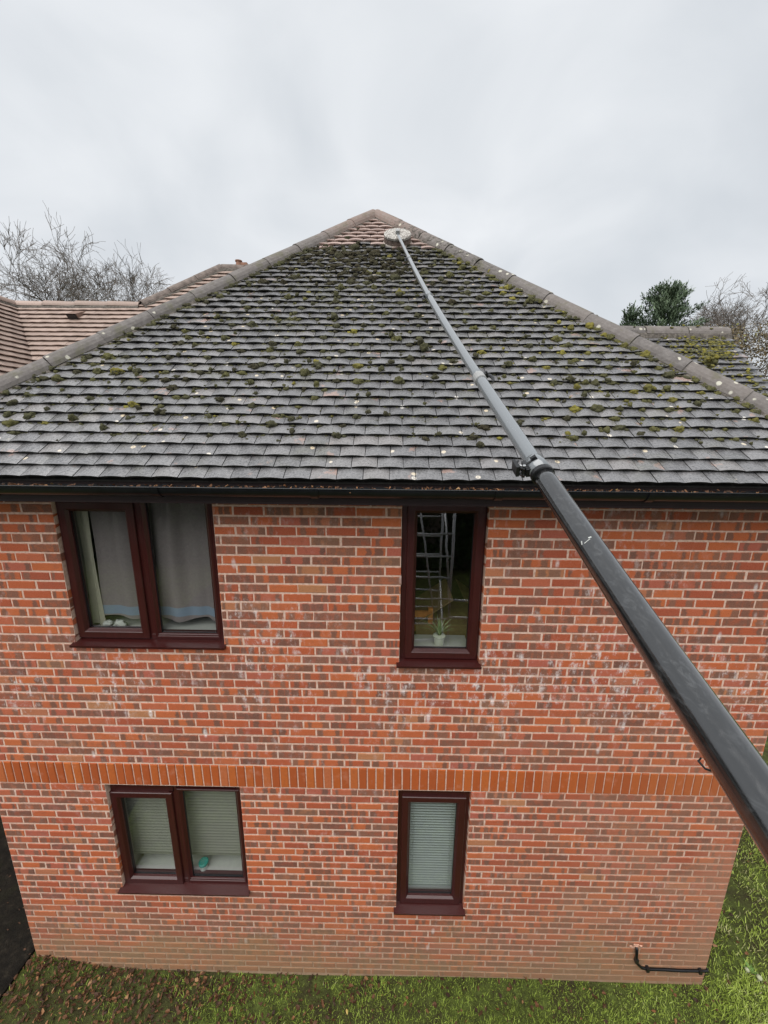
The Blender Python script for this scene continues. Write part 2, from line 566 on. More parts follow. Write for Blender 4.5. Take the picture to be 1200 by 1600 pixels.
# ------------------------------------------------------------------ mesh helpers
class MB:
    """collects polygons; one build() makes one mesh object"""
    def __init__(s):
        s.v, s.f, s.uv, s.sd, s.mi = [], [], [], [], []

    def add(s, verts, faces, seed=0.0, uv=None, mi=0, mis=None):
        o = len(s.v)
        s.v.extend(verts)
        s.sd.extend([seed] * len(verts))
        s.uv.extend(uv if uv is not None else [(0, 0)] * len(verts))
        for f in faces:
            s.f.append(tuple(i + o for i in f))
            s.mi.append(mi)
        if mis:
            s.mi[-len(faces):] = mis

    def box(s, x0, x1, y0, y1, z0, z1, seed=0.0, mi=0):
        v = [(x0, y0, z0), (x1, y0, z0), (x1, y1, z0), (x0, y1, z0), (x0, y0, z1), (x1, y0, z1), (x1, y1, z1), (x0, y1, z1)]
        s.add(v, [(0, 3, 2, 1), (4, 5, 6, 7), (0, 1, 5, 4), (1, 2, 6, 5), (2, 3, 7, 6), (3, 0, 4, 7)], seed, mi=mi)

    def tube(s, pts, radii, n=8, seed=0.0, cap=True, mi=0):
        pts = [Vector(p) for p in pts]
        rings = []
        prev = None
        for i, p in enumerate(pts):
            d = (pts[min(i + 1, len(pts) - 1)] - pts[max(i - 1, 0)])
            if d.length < 1e-9:
                d = Vector((0, 0, 1))
            d.normalize()
            a = prev if prev is not None else (Vector((0, 0, 1)) if abs(d.z) < 0.9 else Vector((1, 0, 0)))
            a = (a - d * a.dot(d))
            if a.length < 1e-6:
                a = d.orthogonal()
            a.normalize()
            prev = a
            b = d.cross(a)
            r = radii[i] if hasattr(radii, '__len__') else radii
            rings.append([tuple(p + (a * math.cos(2 * math.pi * k / n) + b * math.sin(2 * math.pi * k / n)) * r) for k in range(n)])
        v = [q for r_ in rings for q in r_]
        f = []
        for i in range(len(rings) - 1):
            for k in range(n):
                f.append((i * n + k, i * n + (k + 1) % n, (i + 1) * n + (k + 1) % n, (i + 1) * n + k))
        if cap:
            f.append(tuple(range(n - 1, -1, -1)))
            f.append(tuple((len(rings) - 1) * n + k for k in range(n)))
        s.add(v, f, seed, mi=mi)

    def mesh(s, name, mats, smooth=False):
        me = bpy.data.meshes.new(name)
        me.from_pydata(s.v, [], s.f)
        me.update()
        a = me.attributes.new('seed', 'FLOAT', 'POINT')
        a.data.foreach_set('value', np.array(s.sd, dtype=np.float32))
        ul = me.uv_layers.new(name='UVMap')
        li = np.empty(len(me.loops), dtype=np.int32)
        me.loops.foreach_get('vertex_index', li)
        ul.data.foreach_set('uv', np.array(s.uv, dtype=np.float32)[li].ravel())
        for mt in (mats if isinstance(mats, (list, tuple)) else [mats]):
            me.materials.append(mt)
        if any(s.mi):
            me.polygons.foreach_set('material_index', np.array(s.mi, dtype=np.int32))
        if smooth:
            me.polygons.foreach_set('use_smooth', np.ones(len(me.polygons), dtype=bool))
        return me

    def build(s, name, mats, parent=None, smooth=False, loc=None):
        return link(name, s.mesh(name, mats, smooth), parent, loc)


def link(name, me, parent=None, loc=None):
    o = bpy.data.objects.new(name, me)
    COL.objects.link(o)
    if loc:
        o.location = loc
    if parent is not None:
        o.parent = parent
    return o


def tag(o, label=None, cat=None, group=None, kind=None):
    if label:
        o['label'] = label
    if cat:
        o['category'] = cat
    if group:
        o['group'] = group
    if kind:
        o['kind'] = kind
    return o


def thing(name, loc, label, cat, group=None):
    o = bpy.data.objects.new(name, None)
    COL.objects.link(o)
    o.location = loc
    o.empty_display_size = 0.2
    return tag(o, label, cat, group)


def kids_at(root):
    """children are built in world coordinates: keep them there under a moved root"""
    inv = Matrix.Translation(root.location).inverted()
    for c in root.children:
        c.matrix_parent_inverse = inv


def rect_ring(mb, x0, x1, z0, z1, prof, seed=0.0):
    """mitred frame; prof = [(inset, y), ...] from the outer back round to the inner bead"""
    v, f = [], []
    for ins, y in prof:
        v += [(x0 + ins, y, z0 + ins), (x1 - ins, y, z0 + ins), (x1 - ins, y, z1 - ins), (x0 + ins, y, z1 - ins)]
    for i in range(len(prof) - 1):
        for k in range(4):
            a, b = i * 4 + k, i * 4 + (k + 1) % 4
            f.append((a, b, b + 4, a + 4))
    mb.add(v, f, seed)


def smoothstep(a, b, x):
    t = min(1, max(0, (x - a) / (b - a)))
    return t * t * (3 - 2 * t)


# ------------------------------------------------------------------ dimensions
XL, XR = -0.155, 6.455                   # front wall
Z_SOL0, Z_SOL1 = 2.25, 2.475             # band of bricks on end
C_LO, C_HI = 0.075, 0.07603
Z_TOP = 4.84
PHI = 0.74437
CP, SP = math.cos(PHI), math.sin(PHI)
YE, ZE, G = -0.336, 4.979, 0.09915       # foot of the roof slope, tile gauge
XA, YA = 3.10, 2.905                     # head of the hips
EL, ER = -0.37, 6.60
ZA = ZE + (YA - YE) * math.tan(PHI)
WINS = {'ul': (0.825, 2.015, 3.60, 4.83), 'un': (3.405, 4.04, 3.465, 4.83),
        'll': (0.845, 2.035, 1.045, 2.245), 'ln': (3.42, 4.055, 0.865, 2.245)}


def gz(x, y):
    t = min(1.0, max(0.0, (0.75 - x) / 0.95))
    return 0.16 * t * t * (3 - 2 * t) + 0.012 * math.sin(1.7 * x + 0.6) * math.cos(2.3 * y)


# ------------------------------------------------------------------ setting: ground, path
mb = MB()
xs = [-60, -30, -15, -8, -4] + [x * 0.25 for x in range(-8, 41)] + [14, 20, 35, 70]
ys = [-60, -30, -15, -8, -4, -2] + [y * 0.25 for y in range(-4, 17)] + [6, 10, 20, 40, 90]
gv = [(x, y, gz(x, y) - 0.02) for y in ys for x in xs]
nx = len(xs)
gf = [(j * nx + i, j * nx + i + 1, (j + 1) * nx + i + 1, (j + 1) * nx + i) for j in range(len(ys) - 1) for i in range(nx - 1)]
mb.add(gv, gf)
tag(mb.build('lawn_ground', M['ground'], smooth=True), kind='structure')
mb = MB()
pv, pf = [], []
pys = [-12, -6, -3, -1.5, -0.8, -0.4, 0, 0.5, 1, 2, 3, 5, 9]
for y in pys:
    e = -0.205 + 0.02 * math.sin(3 * y)
    pv += [(-2.6, y, 0.165), (-1.2, y, 0.172), (e - 0.03, y, 0.176), (e, y, 0.168), (e, y, 0.10)]
for j in range(len(pys) - 1):
    for i in range(4):
        pf.append((j * 5 + i, j * 5 + i + 1, (j + 1) * 5 + i + 1, (j + 1) * 5 + i))
mb.add(pv, pf)
tag(mb.build('path', M['path']), kind='structure')

# ------------------------------------------------------------------ the house
house = thing('brick_house', (3.15, 0, 0), 'red brick house with dark window frames, mossy hipped tile roof and brick band', 'house')


# -- front wall: mortar body with window openings
def open_strips():
    edges_x = sorted({XL, XR} | {w_[0] for w_ in WINS.values()} | {w_[1] for w_ in WINS.values()})
    edges_z = sorted({-0.2, Z_TOP} | {w_[2] for w_ in WINS.values()} | {w_[3] for w_ in WINS.values()})
    for i in range(len(edges_x) - 1):
        for j in range(len(edges_z) - 1):
            a, b, c, d = edges_x[i], edges_x[i + 1], edges_z[j], edges_z[j + 1]
            mx_, mz = (a + b) / 2, (c + d) / 2
            if any(w_[0] < mx_ < w_[1] and w_[2] < mz < w_[3] for w_ in WINS.values()):
                continue
            yield a, b, c, d


mb = MB()
for a, b, c, d in open_strips():
    e = 0.0035
    mb.add([(a, e, c), (b, e, c), (b, e, d), (a, e, d)], [(0, 1, 2, 3)])
for (a, b, c, d) in WINS.values():
    y0, y1 = 0.0035, 0.16
    v = [(a, y0, c), (b, y0, c), (b, y0, d), (a, y0, d), (a, y1, c), (b, y1, c), (b, y1, d), (a, y1, d)]
    mb.add(v, [(0, 4, 5, 1), (1, 5, 6, 2), (2, 6, 7, 3), (3, 7, 4, 0)])
YB = 7.0
mb.add([(XL + .003, 0.0035, -0.2), (XL + .003, YB, -0.2), (XL + .003, YB, Z_TOP), (XL + .003, 0.0035, Z_TOP)], [(0, 3, 2, 1)], mi=1)
mb.add([(XR - .003, 0.0035, -0.2), (XR - .003, YB, -0.2), (XR - .003, YB, Z_TOP), (XR - .003, 0.0035, Z_TOP)], [(0, 1, 2, 3)], mi=1)
wall = mb.build('wall', [M['mortar'], M['brick_flat']], house)
mb = MB()
mb.box(-2.9, -0.6, 1.9, 6.5, 0, 4.9)
mb.box(XR - 0.1, 6.80, 0.62, 3.0, 0, 4.9)
mb.box(0.2, 6.2, 6.9, 7.0, 0, 4.9)
mb.build('rear_wall', M['brick_flat'], house)


def brick_geo(l, h, jit):
    """front-facing brick, origin at its lower left, 18 triangles; bevelled arrises"""
    b = 0.0035 + 0.0015 * jit()
    dp = 0.1
    j = lambda k=0.0024: (jit() - 0.5) * 2 * k
    o = [(0 + j(), b, 0 + j()), (l + j(), b, 0 + j()), (l + j(), b, h + j()), (0 + j(), b, h + j())]
    c = 0.0035 + 0.003 * jit()
    i_ = [(c, j(.0008), c), (l - c, j(.0008), c), (l - c, j(.0008), h - c), (c, j(.0008), h - c)]
    k_ = [(0, dp, 0), (l, dp, 0), (l, dp, h), (0, dp, h)]
    v = i_ + o + k_
    f = [(0, 1, 2, 3)]
    for q in range(4):
        n_ = (q + 1) % 4
        f.append((q, 4 + q, 4 + n_, n_))
        f.append((4 + q, 8 + q, 8 + n_, 4 + n_))
    uv = [(p[0] / l, p[2] / h) for p in v]
    return v, f, uv


mbs = {}


def brick_mesh(l, h, variant, mat, kind):
    key = (round(l, 3), round(h, 3), variant, kind)
    if key not in mbs:
        b = MB()
        v, f, uv = brick_geo(l, h, random.random)
        b.add(v, f, random.random(), uv)
        mbs[key] = b.mesh(kind, mat)
    return mbs[key]


# courses: list of (z0, height, index)
courses = []
for k in range(30):
    courses.append((Z_SOL0 - C_LO * (k + 1), C_LO, k))
for k in range(31):
    courses.append((Z_SOL1 + C_HI * k, C_HI, k))
J = 0.0115
todo = []
for z0, h, k in courses:
    zc = z0 + h / 2
    spans = [(XL, XR)]
    for (a, b, c, d) in WINS.values():
        if c - 0.005 < zc < d + 0.005:
            ns = []
            for s0, s1 in spans:
                if a > s0 and b < s1:
                    ns += [(s0, a), (b, s1)]
                else:
                    ns.append((s0, s1))
            spans = ns
    par = (k % 2) if z0 > Z_SOL0 else ((k + 1) % 2)
    off = 3.405 + (0.1125 if par else 0.0) + random.uniform(-0.012, 0.012)
    for s0, s1 in spans:
        k0 = math.floor((s0 - off) / 0.225)
        cuts = [s0]
        x = off + 0.225 * (k0 + 1)
        while x < s1 - 0.03:
            if x > s0 + 0.03:
                cuts.append(x + random.uniform(-0.003, 0.003))
            x += 0.225
        cuts.append(s1)
        for i in range(len(cuts) - 1):
            a0 = cuts[i] + (J / 2 if i > 0 or s0 not in (XL, XR) and i > 0 else 0.0)
            a1 = cuts[i + 1] - (J / 2 if i < len(cuts) - 2 else 0.0)
            todo.append((a0, a1, z0 + J / 2 + random.uniform(-.001, .001), h - J))
todo.sort(key=lambda t: (-round(t[2], 2), t[0]))
single = [t for t in todo if t[2] < 4.765][:300]
ids = set(id(t) for t in single)
for a0, a1, z0, h in single:
    l = a1 - a0
    lq = 0.215 if abs(l - 0.215) < 0.008 else l
    me = brick_mesh(lq, h, random.randrange(6) if lq == 0.215 else 0, M['brick'], 'brick')
    o = link('brick', me, wall, (a0, random.uniform(-0.0012, 0.0012), z0))
    o.rotation_euler = (0, random.uniform(-.004, .004), 0)
mb = MB()
for t in todo:
    if id(t) in ids:
        continue
    a0, a1, z0, h = t
    v, f, uv = brick_geo(a1 - a0, h, random.random)
    dy = random.uniform(-0.0012, 0.0012)
    mb.add([(p[0] + a0, p[1] + dy, p[2] + z0) for p in v], f, random.random(), uv)
tag(mb.build('brick_courses', M['brick'], wall), kind='stuff')
x = XL
soldier_meshes = []
for q in range(6):
    b = MB()
    v, f, uv = brick_geo(0.065, 0.215, random.random)
    b.add(v, f, random.random(), uv)
    soldier_meshes.append(b.mesh('soldier_brick', M['soldier']))
ns = int((XR - XL) / 0.075)
pitch_s = (XR - XL + 0.01) / (ns + 0)
for q in range(ns):
    o = link('soldier_brick', random.choice(soldier_meshes), wall, (XL + q * pitch_s + random.uniform(-.001, .001), -0.004 + random.uniform(-.001, .001), Z_SOL0 + 0.005))
    o.scale = ((pitch_s - 0.01) / 0.065, 1, 1)
    o.rotation_euler = (0, random.uniform(-.006, .006), 0)


# ------------------------------------------------------------------ windows
def add_window(key, lights, label):
    a, b, c, d = WINS[key]
    wn = bpy.data.objects.new('window', None)
    COL.objects.link(wn)
    wn.parent = house
    wn['label'] = label
    fr = MB()
    zb = c + 0.035
    rect_ring(fr, a + 0.003, b - 0.003, zb, d, [(0, 0.15), (0, 0.052), (0.004, 0.048), (0.046, 0.048), (0.050, 0.052), (0.050, 0.12)])
    for i in range(len(lights) - 1):
        mx_ = (lights[i][0][1] + lights[i + 1][0][0]) / 2
        fr.box(mx_ - 0.036, mx_ + 0.036, 0.0495, 0.12, zb + 0.048, d - 0.048)
    fr.build('frame', M['pvc'], wn)
    for (g0, g1, h0, h1), sash in lights:
        s_ = MB()
        if sash:
            e = 0.074
            rect_ring(s_, g0 - e, g1 + e, h0 - e, h1 + e, [(0, 0.06), (0, 0.034), (0.005, 0.029), (0.052, 0.029), (0.057, 0.032), (0.070, 0.050), (0.074, 0.052), (0.074, 0.09)])
            s_.build('sash', M['pvc'], wn)
            if h1 + e < d - 0.052:
                hd = MB()
                rect_ring(hd, max(g0 - e - .02, a + .051), min(g1 + e + .02, b - .051), h1 + e - 0.004, d - 0.049, [(0, 0.11), (0, 0.051), (0.004, 0.0495), (0.012, 0.0495)])
                hd.box(max(g0 - e - .02, a + .051), min(g1 + e + .02, b - .051), 0.0515, 0.11, h1 + e - 0.003, d - 0.0492)
                hd.build('head_profile', M['pvc'], wn)
        else:
            e = 0.040
            rect_ring(s_, g0 - e, g1 + e, h0 - e, h1 + e, [(0, 0.10), (0, 0.046), (0.006, 0.042), (0.018, 0.044), (0.034, 0.062), (0.040, 0.064), (0.040, 0.09)])
            s_.build('glazing_bead', M['pvc'], wn)
        rub = MB()
        rect_ring(rub, g0 - 0.001, g1 + 0.001, h0 - 0.001, h1 + 0.001, [(0, 0.0665), (0.0045, 0.067), (0.0045, 0.078)])
        rub.build('gasket', M['gutter'], wn)
        p_ = MB()
        p_.add([(g0 - .006, 0.075, h0 - .006), (g1 + .006, 0.075, h0 - .006), (g1 + .006, 0.075, h1 + .006), (g0 - .006, 0.075, h1 + .006)], [(0, 1, 2, 3)])
        p_.build('pane', M['glass'], wn)
    sl_ = MB()
    x0, x1 = a - 0.022, b + 0.012
    v = [(x0, -0.040, c + 0.004), (x1, -0.040, c + 0.004), (x1, -0.043, c + 0.022), (x0, -0.043, c + 0.022), (x0, 0.05, c + 0.036), (x1, 0.05, c + 0.036),
         (x0, 0.05, c), (x1, 0.05, c), (x0, -0.030, c), (x1, -0.030, c)]
    sl_.add(v, [(0, 1, 3, 2) if False else (0, 1, 2, 3), (3, 2, 5, 4), (6, 7, 9, 8), (8, 9, 1, 0), (0, 3, 4, 6, 8), (1, 9, 7, 5, 2)])
    sl_.build('sill', M['pvc'], wn)
    # the room behind: plastered box with a window board
    rm = MB()
    rx0, rx1, rz0, rz1, ry = a - 0.9, b + 0.9, c - 0.85, d + 0.05, 2.6
    A = [(a + .01, .15, c + .04), (b - .01, .15, c + .04), (b - .01, .15, d), (a + .01, .15, d)]
    B = [(a + .01, .27, c + .04), (b - .01, .27, c + .04), (b - .01, .27, d), (a + .01, .27, d)]
    Cc = [(rx0, .27, rz0), (rx1, .27, rz0), (rx1, .27, rz1), (rx0, .27, rz1)]
    D = [(rx0, ry, rz0), (rx1, ry, rz0), (rx1, ry, rz1), (rx0, ry, rz1)]
    v = A + B + Cc + D
    f = []
    for lay in range(3):
        for k in range(4):
            n_ = (k + 1) % 4
            f.append((lay * 4 + k, lay * 4 + n_, lay * 4 + 4 + n_, lay * 4 + 4 + k))
    f.append((12, 13, 14, 15))
    rm.add(v, f)
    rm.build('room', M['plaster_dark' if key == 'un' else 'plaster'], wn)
    bd = MB()
    bd.box(a + 0.055, b - 0.055, 0.090, 0.33, c + 0.062, c + 0.084)
    bd.build('window_board', M['white'], wn)
    return wn


add_window('ul', [((0.905, 1.331, 3.725, 4.69), True), ((1.484, 1.932, 3.688, 4.785), False)], 'upper floor two-light window, curtain drawn behind')
add_window('un', [((3.522, 3.948, 3.585, 4.706), True)], 'narrow upper floor window with a dark room and pot plant')
add_window('ll', [((0.921, 1.331, 1.145, 2.056), True), ((1.484, 1.964, 1.13, 2.125), False)], 'ground floor two-light window with a pale blind down')
add_window('ln', [((3.531, 3.948, 0.98, 2.068), True)], 'narrow ground floor window with a slatted blind')


# ------------------------------------------------------------------ main roof
def roof_pt(x, s, n):
    """x along the eave, s up the slope from its foot, n out of the slope"""
    return (x, YE + s * CP - n * SP, ZE + s * SP + n * CP)


S_APEX = (YA - YE) / CP


def hipx(s):
    t = s / S_APEX
    return EL + (XA - EL) * t, ER + (XA - ER) * t


mb = MB()
nn = -0.006
YRB = 6.6
apex = roof_pt(XA, S_APEX, nn)
rb = (XA, YRB, apex[2])
lowl, lowr = roof_pt(EL, 0, nn), roof_pt(ER, 0, nn)
bl, br = (EL, YRB, lowl[2]), (ER, YRB, lowr[2])
mb.add([lowl, lowr, apex, rb, bl, br], [(0, 1, 2), (1, 5, 3, 2), (0, 2, 3, 4)])
roof = mb.build('roof', M['underlay'], house)


def tile_verts(w_, ls, th=0.0165, cam_=0.004, jit=0.0):
    """cambered plain tile: x across, s up, n out"""
    g = []
    for i in range(5):
        x_ = (i / 4 - 0.5) * w_
        c_ = cam_ * (1 - (2 * x_ / w_) ** 2)
        g.append((x_, c_))
    v = []
    for x_, c_ in g:
        v.append((x_, 0.0, 0.038 + c_))
    for x_, c_ in g:
        v.append((x_, ls, 0.038 - 0.20 * ls + c_ * 0.7))
    for x_, c_ in g:
        v.append((x_, 0.001, 0.038 + c_ - th))
    f = []
    for i in range(4):
        f.append((i, i + 1, 6 + i, 5 + i))
        f.append((10 + i, 11 + i, i + 1, i))
    v.append((-w_ / 2, ls, 0.038 - 0.20 * ls - th))
    v.append((w_ / 2, ls, 0.038 - 0.20 * ls - th))
    f += [(10, 0, 5, 15), (4, 14, 16, 9)]
    return v, f


EDGE = [0, 1] * 4 + [1, 1]               # tails and sides take the edge colour, with course shade painted in


TW = 0.1655
tiles = []
n_rows = int(S_APEX / G) + 1
for r in range(n_rows):
    s0 = r * G
    xl, xr = hipx(s0)
    off = (0.5 * TW if r % 2 else 0) + random.uniform(-.006, .006) - 3 * TW
    i = math.floor((xl - 0.1 - off) / TW)
    while True:
        xc = off + (i + 0.5) * TW
        i += 1
        if xc - TW / 2 > xr:
            break
        if xc + TW / 2 < xl:
            continue
        tiles.append((r, s0, xc))
CLEAN_ROW = 34


def tile_pts(r, s0, xc, wjit=True):
    v, f = tile_verts(TW - 0.0042, 0.155, cam_=random.uniform(0.005, 0.0105))
    dx, ds, rot, dn = random.uniform(-.001, .001), random.uniform(-.0025, .0025), random.uniform(-.008, .008), random.uniform(-.0012, .0018)
    o = []
    for (x_, s_, n_) in v:
        X = xc + dx + x_ - rot * s_
        S = s0 + ds + s_ + rot * x_
        a, b = hipx(S)
        if S > S_APEX:
            a = b = XA
        X = min(max(X, a), b)
        o.append((X, min(S, S_APEX), n_ + dn))
    return o, f


full = []
rest = MB()
clean = MB()
for r, s0, xc in tiles:
    inside = xc - TW / 2 > hipx(s0 + 0.16)[0] + 0.01 and xc + TW / 2 < hipx(s0 + 0.16)[1] - 0.01
    if inside and len(full) < 300:
        full.append((r, s0, xc))
        continue
    pts, f = tile_pts(r, s0, xc)
    tgt = rest
    edge = CLEAN_ROW + random.choice([0, 0, 0, 1, 2]) + (1 if math.sin(xc * 9) > 0.3 else 0) - (1 if xc > 3.3 else 0)
    if r >= edge:
        tgt = clean
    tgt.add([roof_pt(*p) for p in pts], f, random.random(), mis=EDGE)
tmeshes = []
for q in range(8):
    b = MB()
    v, f = tile_verts(TW - 0.0042, 0.155, cam_=random.uniform(0.005, 0.0105))
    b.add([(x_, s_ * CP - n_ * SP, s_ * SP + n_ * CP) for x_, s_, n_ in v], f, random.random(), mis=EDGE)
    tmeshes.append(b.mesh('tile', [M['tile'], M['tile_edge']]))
for r, s0, xc in full:
    p = roof_pt(xc + random.uniform(-.001, .001), s0 + random.uniform(-.0025, .0025), random.uniform(-.0012, .0018))
    o = link('tile', random.choice(tmeshes), roof, p)
    o.rotation_euler = (0, 0, random.uniform(-.010, .010))
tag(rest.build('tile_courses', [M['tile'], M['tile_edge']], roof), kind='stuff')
o = tag(clean.build('cleaned_tile_courses', [M['tile_clean'], M['tile_clean_edge']], roof), kind='stuff')
o['label'] = 'scrubbed pink-brown tiles below the roof peak'


# hip tiles: half-round, butted down both hips
def hip_geo(p0, p1, r0, r1, nrm, arc, n=10, th=0.014):
    p0, p1 = Vector(p0), Vector(p1)
    d = (p1 - p0).normalized()
    nrm = Vector(nrm)
    nrm = (nrm - d * nrm.dot(d)).normalized()
    sd_ = d.cross(nrm)
    v, f = [], []
    for p, r_ in ((p0, r0), (p1, r1)):
        for t in (0, th):
            for k in range(n + 1):
                a = -arc + 2 * arc * k / n
                v.append(tuple(p + (nrm * math.cos(a) + sd_ * math.sin(a)) * (r_ - t)))
    m_ = n + 1
    for k in range(n):
        f.append((k, k + 1, 2 * m_ + k + 1, 2 * m_ + k))
        f.append((m_ + k + 1, m_ + k, k, k + 1))
        f.append((2 * m_ + k, 2 * m_ + k + 1, 3 * m_ + k + 1, 3 * m_ + k))
    f.append((0, 2 * m_, 3 * m_, m_))
    f.append((n, m_ + n, 3 * m_ + n, 2 * m_ + n))
    return v, f


def hip_run(p_low, p_high, nrm, parent, mat, length=0.455, rad=0.098, drop=0.045, arc=R(88), name='hip_tile'):
    p_low, p_high = Vector(p_low), Vector(p_high)
    L = (p_high - p_low).length
    d = (p_high - p_low) / L
    k = 0
    t = L
    nv = Vector(nrm)
    nv = (nv - d * nv.dot(d)).normalized()
    while t > 0.03:
        t0 = max(0, t - length)
        b = MB()
        j = [Vector([random.uniform(-.004, .004) for _ in range(3)]) for _ in range(2)]
        a_ = p_low + d * (t0 + 0.003) - nv * drop + j[0]
        b_ = p_low + d * (t - 0.003) - nv * drop + j[1]
        v, f = hip_geo(a_, b_, rad + 0.004, rad - 0.003, nrm, arc)
        b.add(v, f, random.random())
        b.build(name, mat, parent, smooth=False)
        t -= length
    bed = MB()
    v, f = hip_geo(p_low, p_high, rad + 0.012, rad + 0.012, nrm, R(94), 8, 0.05)
    v = [tuple(Vector(q) - nv * (drop + 0.045)) for q in v]
    bed.add(v, f)
    bed.build('bedding', M['hip_bed'], parent)


pl_ = roof_pt(EL, 0, 0.03)
pr_ = roof_pt(ER, 0, 0.03)
pa = roof_pt(XA, S_APEX, 0.03)
hip_run(pl_, (pa[0] - .03, pa[1], pa[2]), (-0.35, -0.35, 1), roof, M['hip'])
hip_run(pr_, (pa[0] + .03, pa[1], pa[2]), (0.35, -0.35, 1), roof, M['hip'])
hip_run((XA, YRB, pa[2]), (XA, pa[1] + 0.06, pa[2]), (0, 0, 1), roof, M['hip'], name='ridge_tile')


# side slopes of the main roof (turned away from the view): stepped courses
def slope_courses(name, poly_fn, rows, gauge, origin, along, upv, mat, parent, tw=0.1655, th=0.010, clip=None):
    """courses of tiles on any slope; poly_fn(s) -> (a0, a1) along the eave at height s"""
    origin, along, upv = Vector(origin), Vector(along).normalized(), Vector(upv).normalized()
    nrm = along.cross(upv).normalized()
    b = MB()
    for r in range(rows):
        s0 = r * gauge
        e0 = poly_fn(s0)
        if e0 is None:
            continue
        a0, a1 = e0
        ex = poly_fn(s0 + gauge * 1.35) or e0
        a0, a1 = min(a0, ex[0]), max(a1, ex[1])
        off = 0.5 * tw if r % 2 else 0
        i = math.floor((a0 - off) / tw)
        while off + i * tw < a1:
            xa, xb = off + i * tw + 0.001, off + (i + 1) * tw - 0.001
            i += 1
            if xb < a0:
                continue
            dn = random.uniform(-.001, .0015)
            pts = []
            st = s0 + gauge * 1.35
            e1 = poly_fn(st) or e0
            ds = random.uniform(-.002, .002)
            for (xx, ss, n_, ee) in ((xa, s0 + ds, 0.032, e0), (xb, s0 + ds, 0.032, e0), (xb, st, 0.003, e1), (xa, st, 0.003, e1),
                                     (xa, s0 + ds, 0.032 - th, e0), (xb, s0 + ds, 0.032 - th, e0), ((xa + xb) / 2, s0 + ds, 0.037, e0), ((xa + xb) / 2, s0 + ds, 0.037 - th, e0)):
                xx = min(max(xx, ee[0]), ee[1])
                pts.append(tuple(origin + along * xx + upv * ss + nrm * (n_ + dn)))
            b.add(pts, [(0, 6, 2, 3), (6, 1, 2), (4, 7, 6, 0), (7, 5, 1, 6), (0, 3, 4), (1, 5, 2)], random.random())
    return tag(b.build(name, mat, parent), kind='stuff')


# ------------------------------------------------------------------ rear wing (pink tiles, left) and right-hand gabled wing
P46 = R(46)
T46 = math.tan(P46)
UY, UZ = 3.917, 7.721                    # upper ridge of the rear slope
LZ = 6.985                               # lower ridge
LY = UY - (UZ - LZ) / T46
QX = -2.065                              # ridge of the far left wing, running towards the viewer
ZEV = 4.95
YPE = UY - (UZ - ZEV) / T46              # eave of the rear slope
SLN_U = (UZ - ZEV) / math.sin(P46)
SLN_L = (LZ - ZEV) / math.sin(P46)


def rear_span(s):
    # left limit: the valley below the lower ridge, the hip above it; right limit: inside the main roof
    z = ZEV + s * math.sin(P46)
    if s <= SLN_L:
        return (QX + (LZ - z) / T46, 2.6)
    if s >= SLN_U:
        return None
    t = (s - SLN_L) / (SLN_U - SLN_L)
    return (-0.244 + (0.641 + 0.244) * t, 2.6)


mb = MB()


def rp(x, s, n=0.0):
    return (x, YPE + s * math.cos(P46) - n * math.sin(P46), ZEV + s * math.sin(P46) + n * math.cos(P46))


qe = QX + (LZ - ZEV) / T46
mb.add([rp(qe, 0), rp(2.6, 0), rp(2.6, SLN_U), rp(0.641, SLN_U), rp(-0.244, SLN_L), rp(QX, SLN_L)], [(0, 1, 2, 3, 4, 5)])
YQ0 = 0.9
mb.add([(QX, YQ0, LZ), (QX, LY, LZ), (qe, YPE, ZEV), (qe, YQ0, ZEV)], [(0, 3, 2, 1)])
mb.add([(QX, YQ0, LZ), (QX, LY + 3, LZ), (QX - 2, LY + 3, LZ - 2 * T46), (QX - 2, YQ0, LZ - 2 * T46)], [(0, 1, 2, 3)])
mb.add([(QX, YQ0 + .1, LZ), (qe, YQ0 + .1, ZEV), (QX - 2, YQ0 + .1, ZEV)], [(0, 1, 2)])
mb.add([(QX, LY + .02, LZ), (0.7, LY + .02, LZ), (0.7, LY + 2, LZ - 2 * T46), (QX, LY + 2, LZ - 2 * T46)], [(0, 1, 2, 3)])
mb.add([(0.641, UY, UZ), (2.6, UY, UZ), (2.6, UY + 2.5, UZ - 2.5 * T46), (0.641, UY + 2.5, UZ - 2.5 * T46)], [(0, 1, 2, 3)])
mb.add([(0.641, UY, UZ), (-0.244, LY, LZ), (-0.244, LY + 1.5, LZ), (0.641, UY + 1, UZ)], [(0, 1, 2, 3)])
rear = mb.build('rear_roof', M['underlay'], house)
slope_courses('tile_courses', rear_span, int(SLN_U / G), G, (0, YPE, ZEV), (1, 0, 0), (0, math.cos(P46), math.sin(P46)), M['tile_pink'], rear)


def q_span(s):
    z = ZEV + s * math.sin(P46)
    if z >= LZ:
        return None
    # along axis runs towards -... measured along +Y
    xq = QX + (LZ - z) / T46
    yv = UY - (UZ - z) / T46
    return (YQ0, yv)


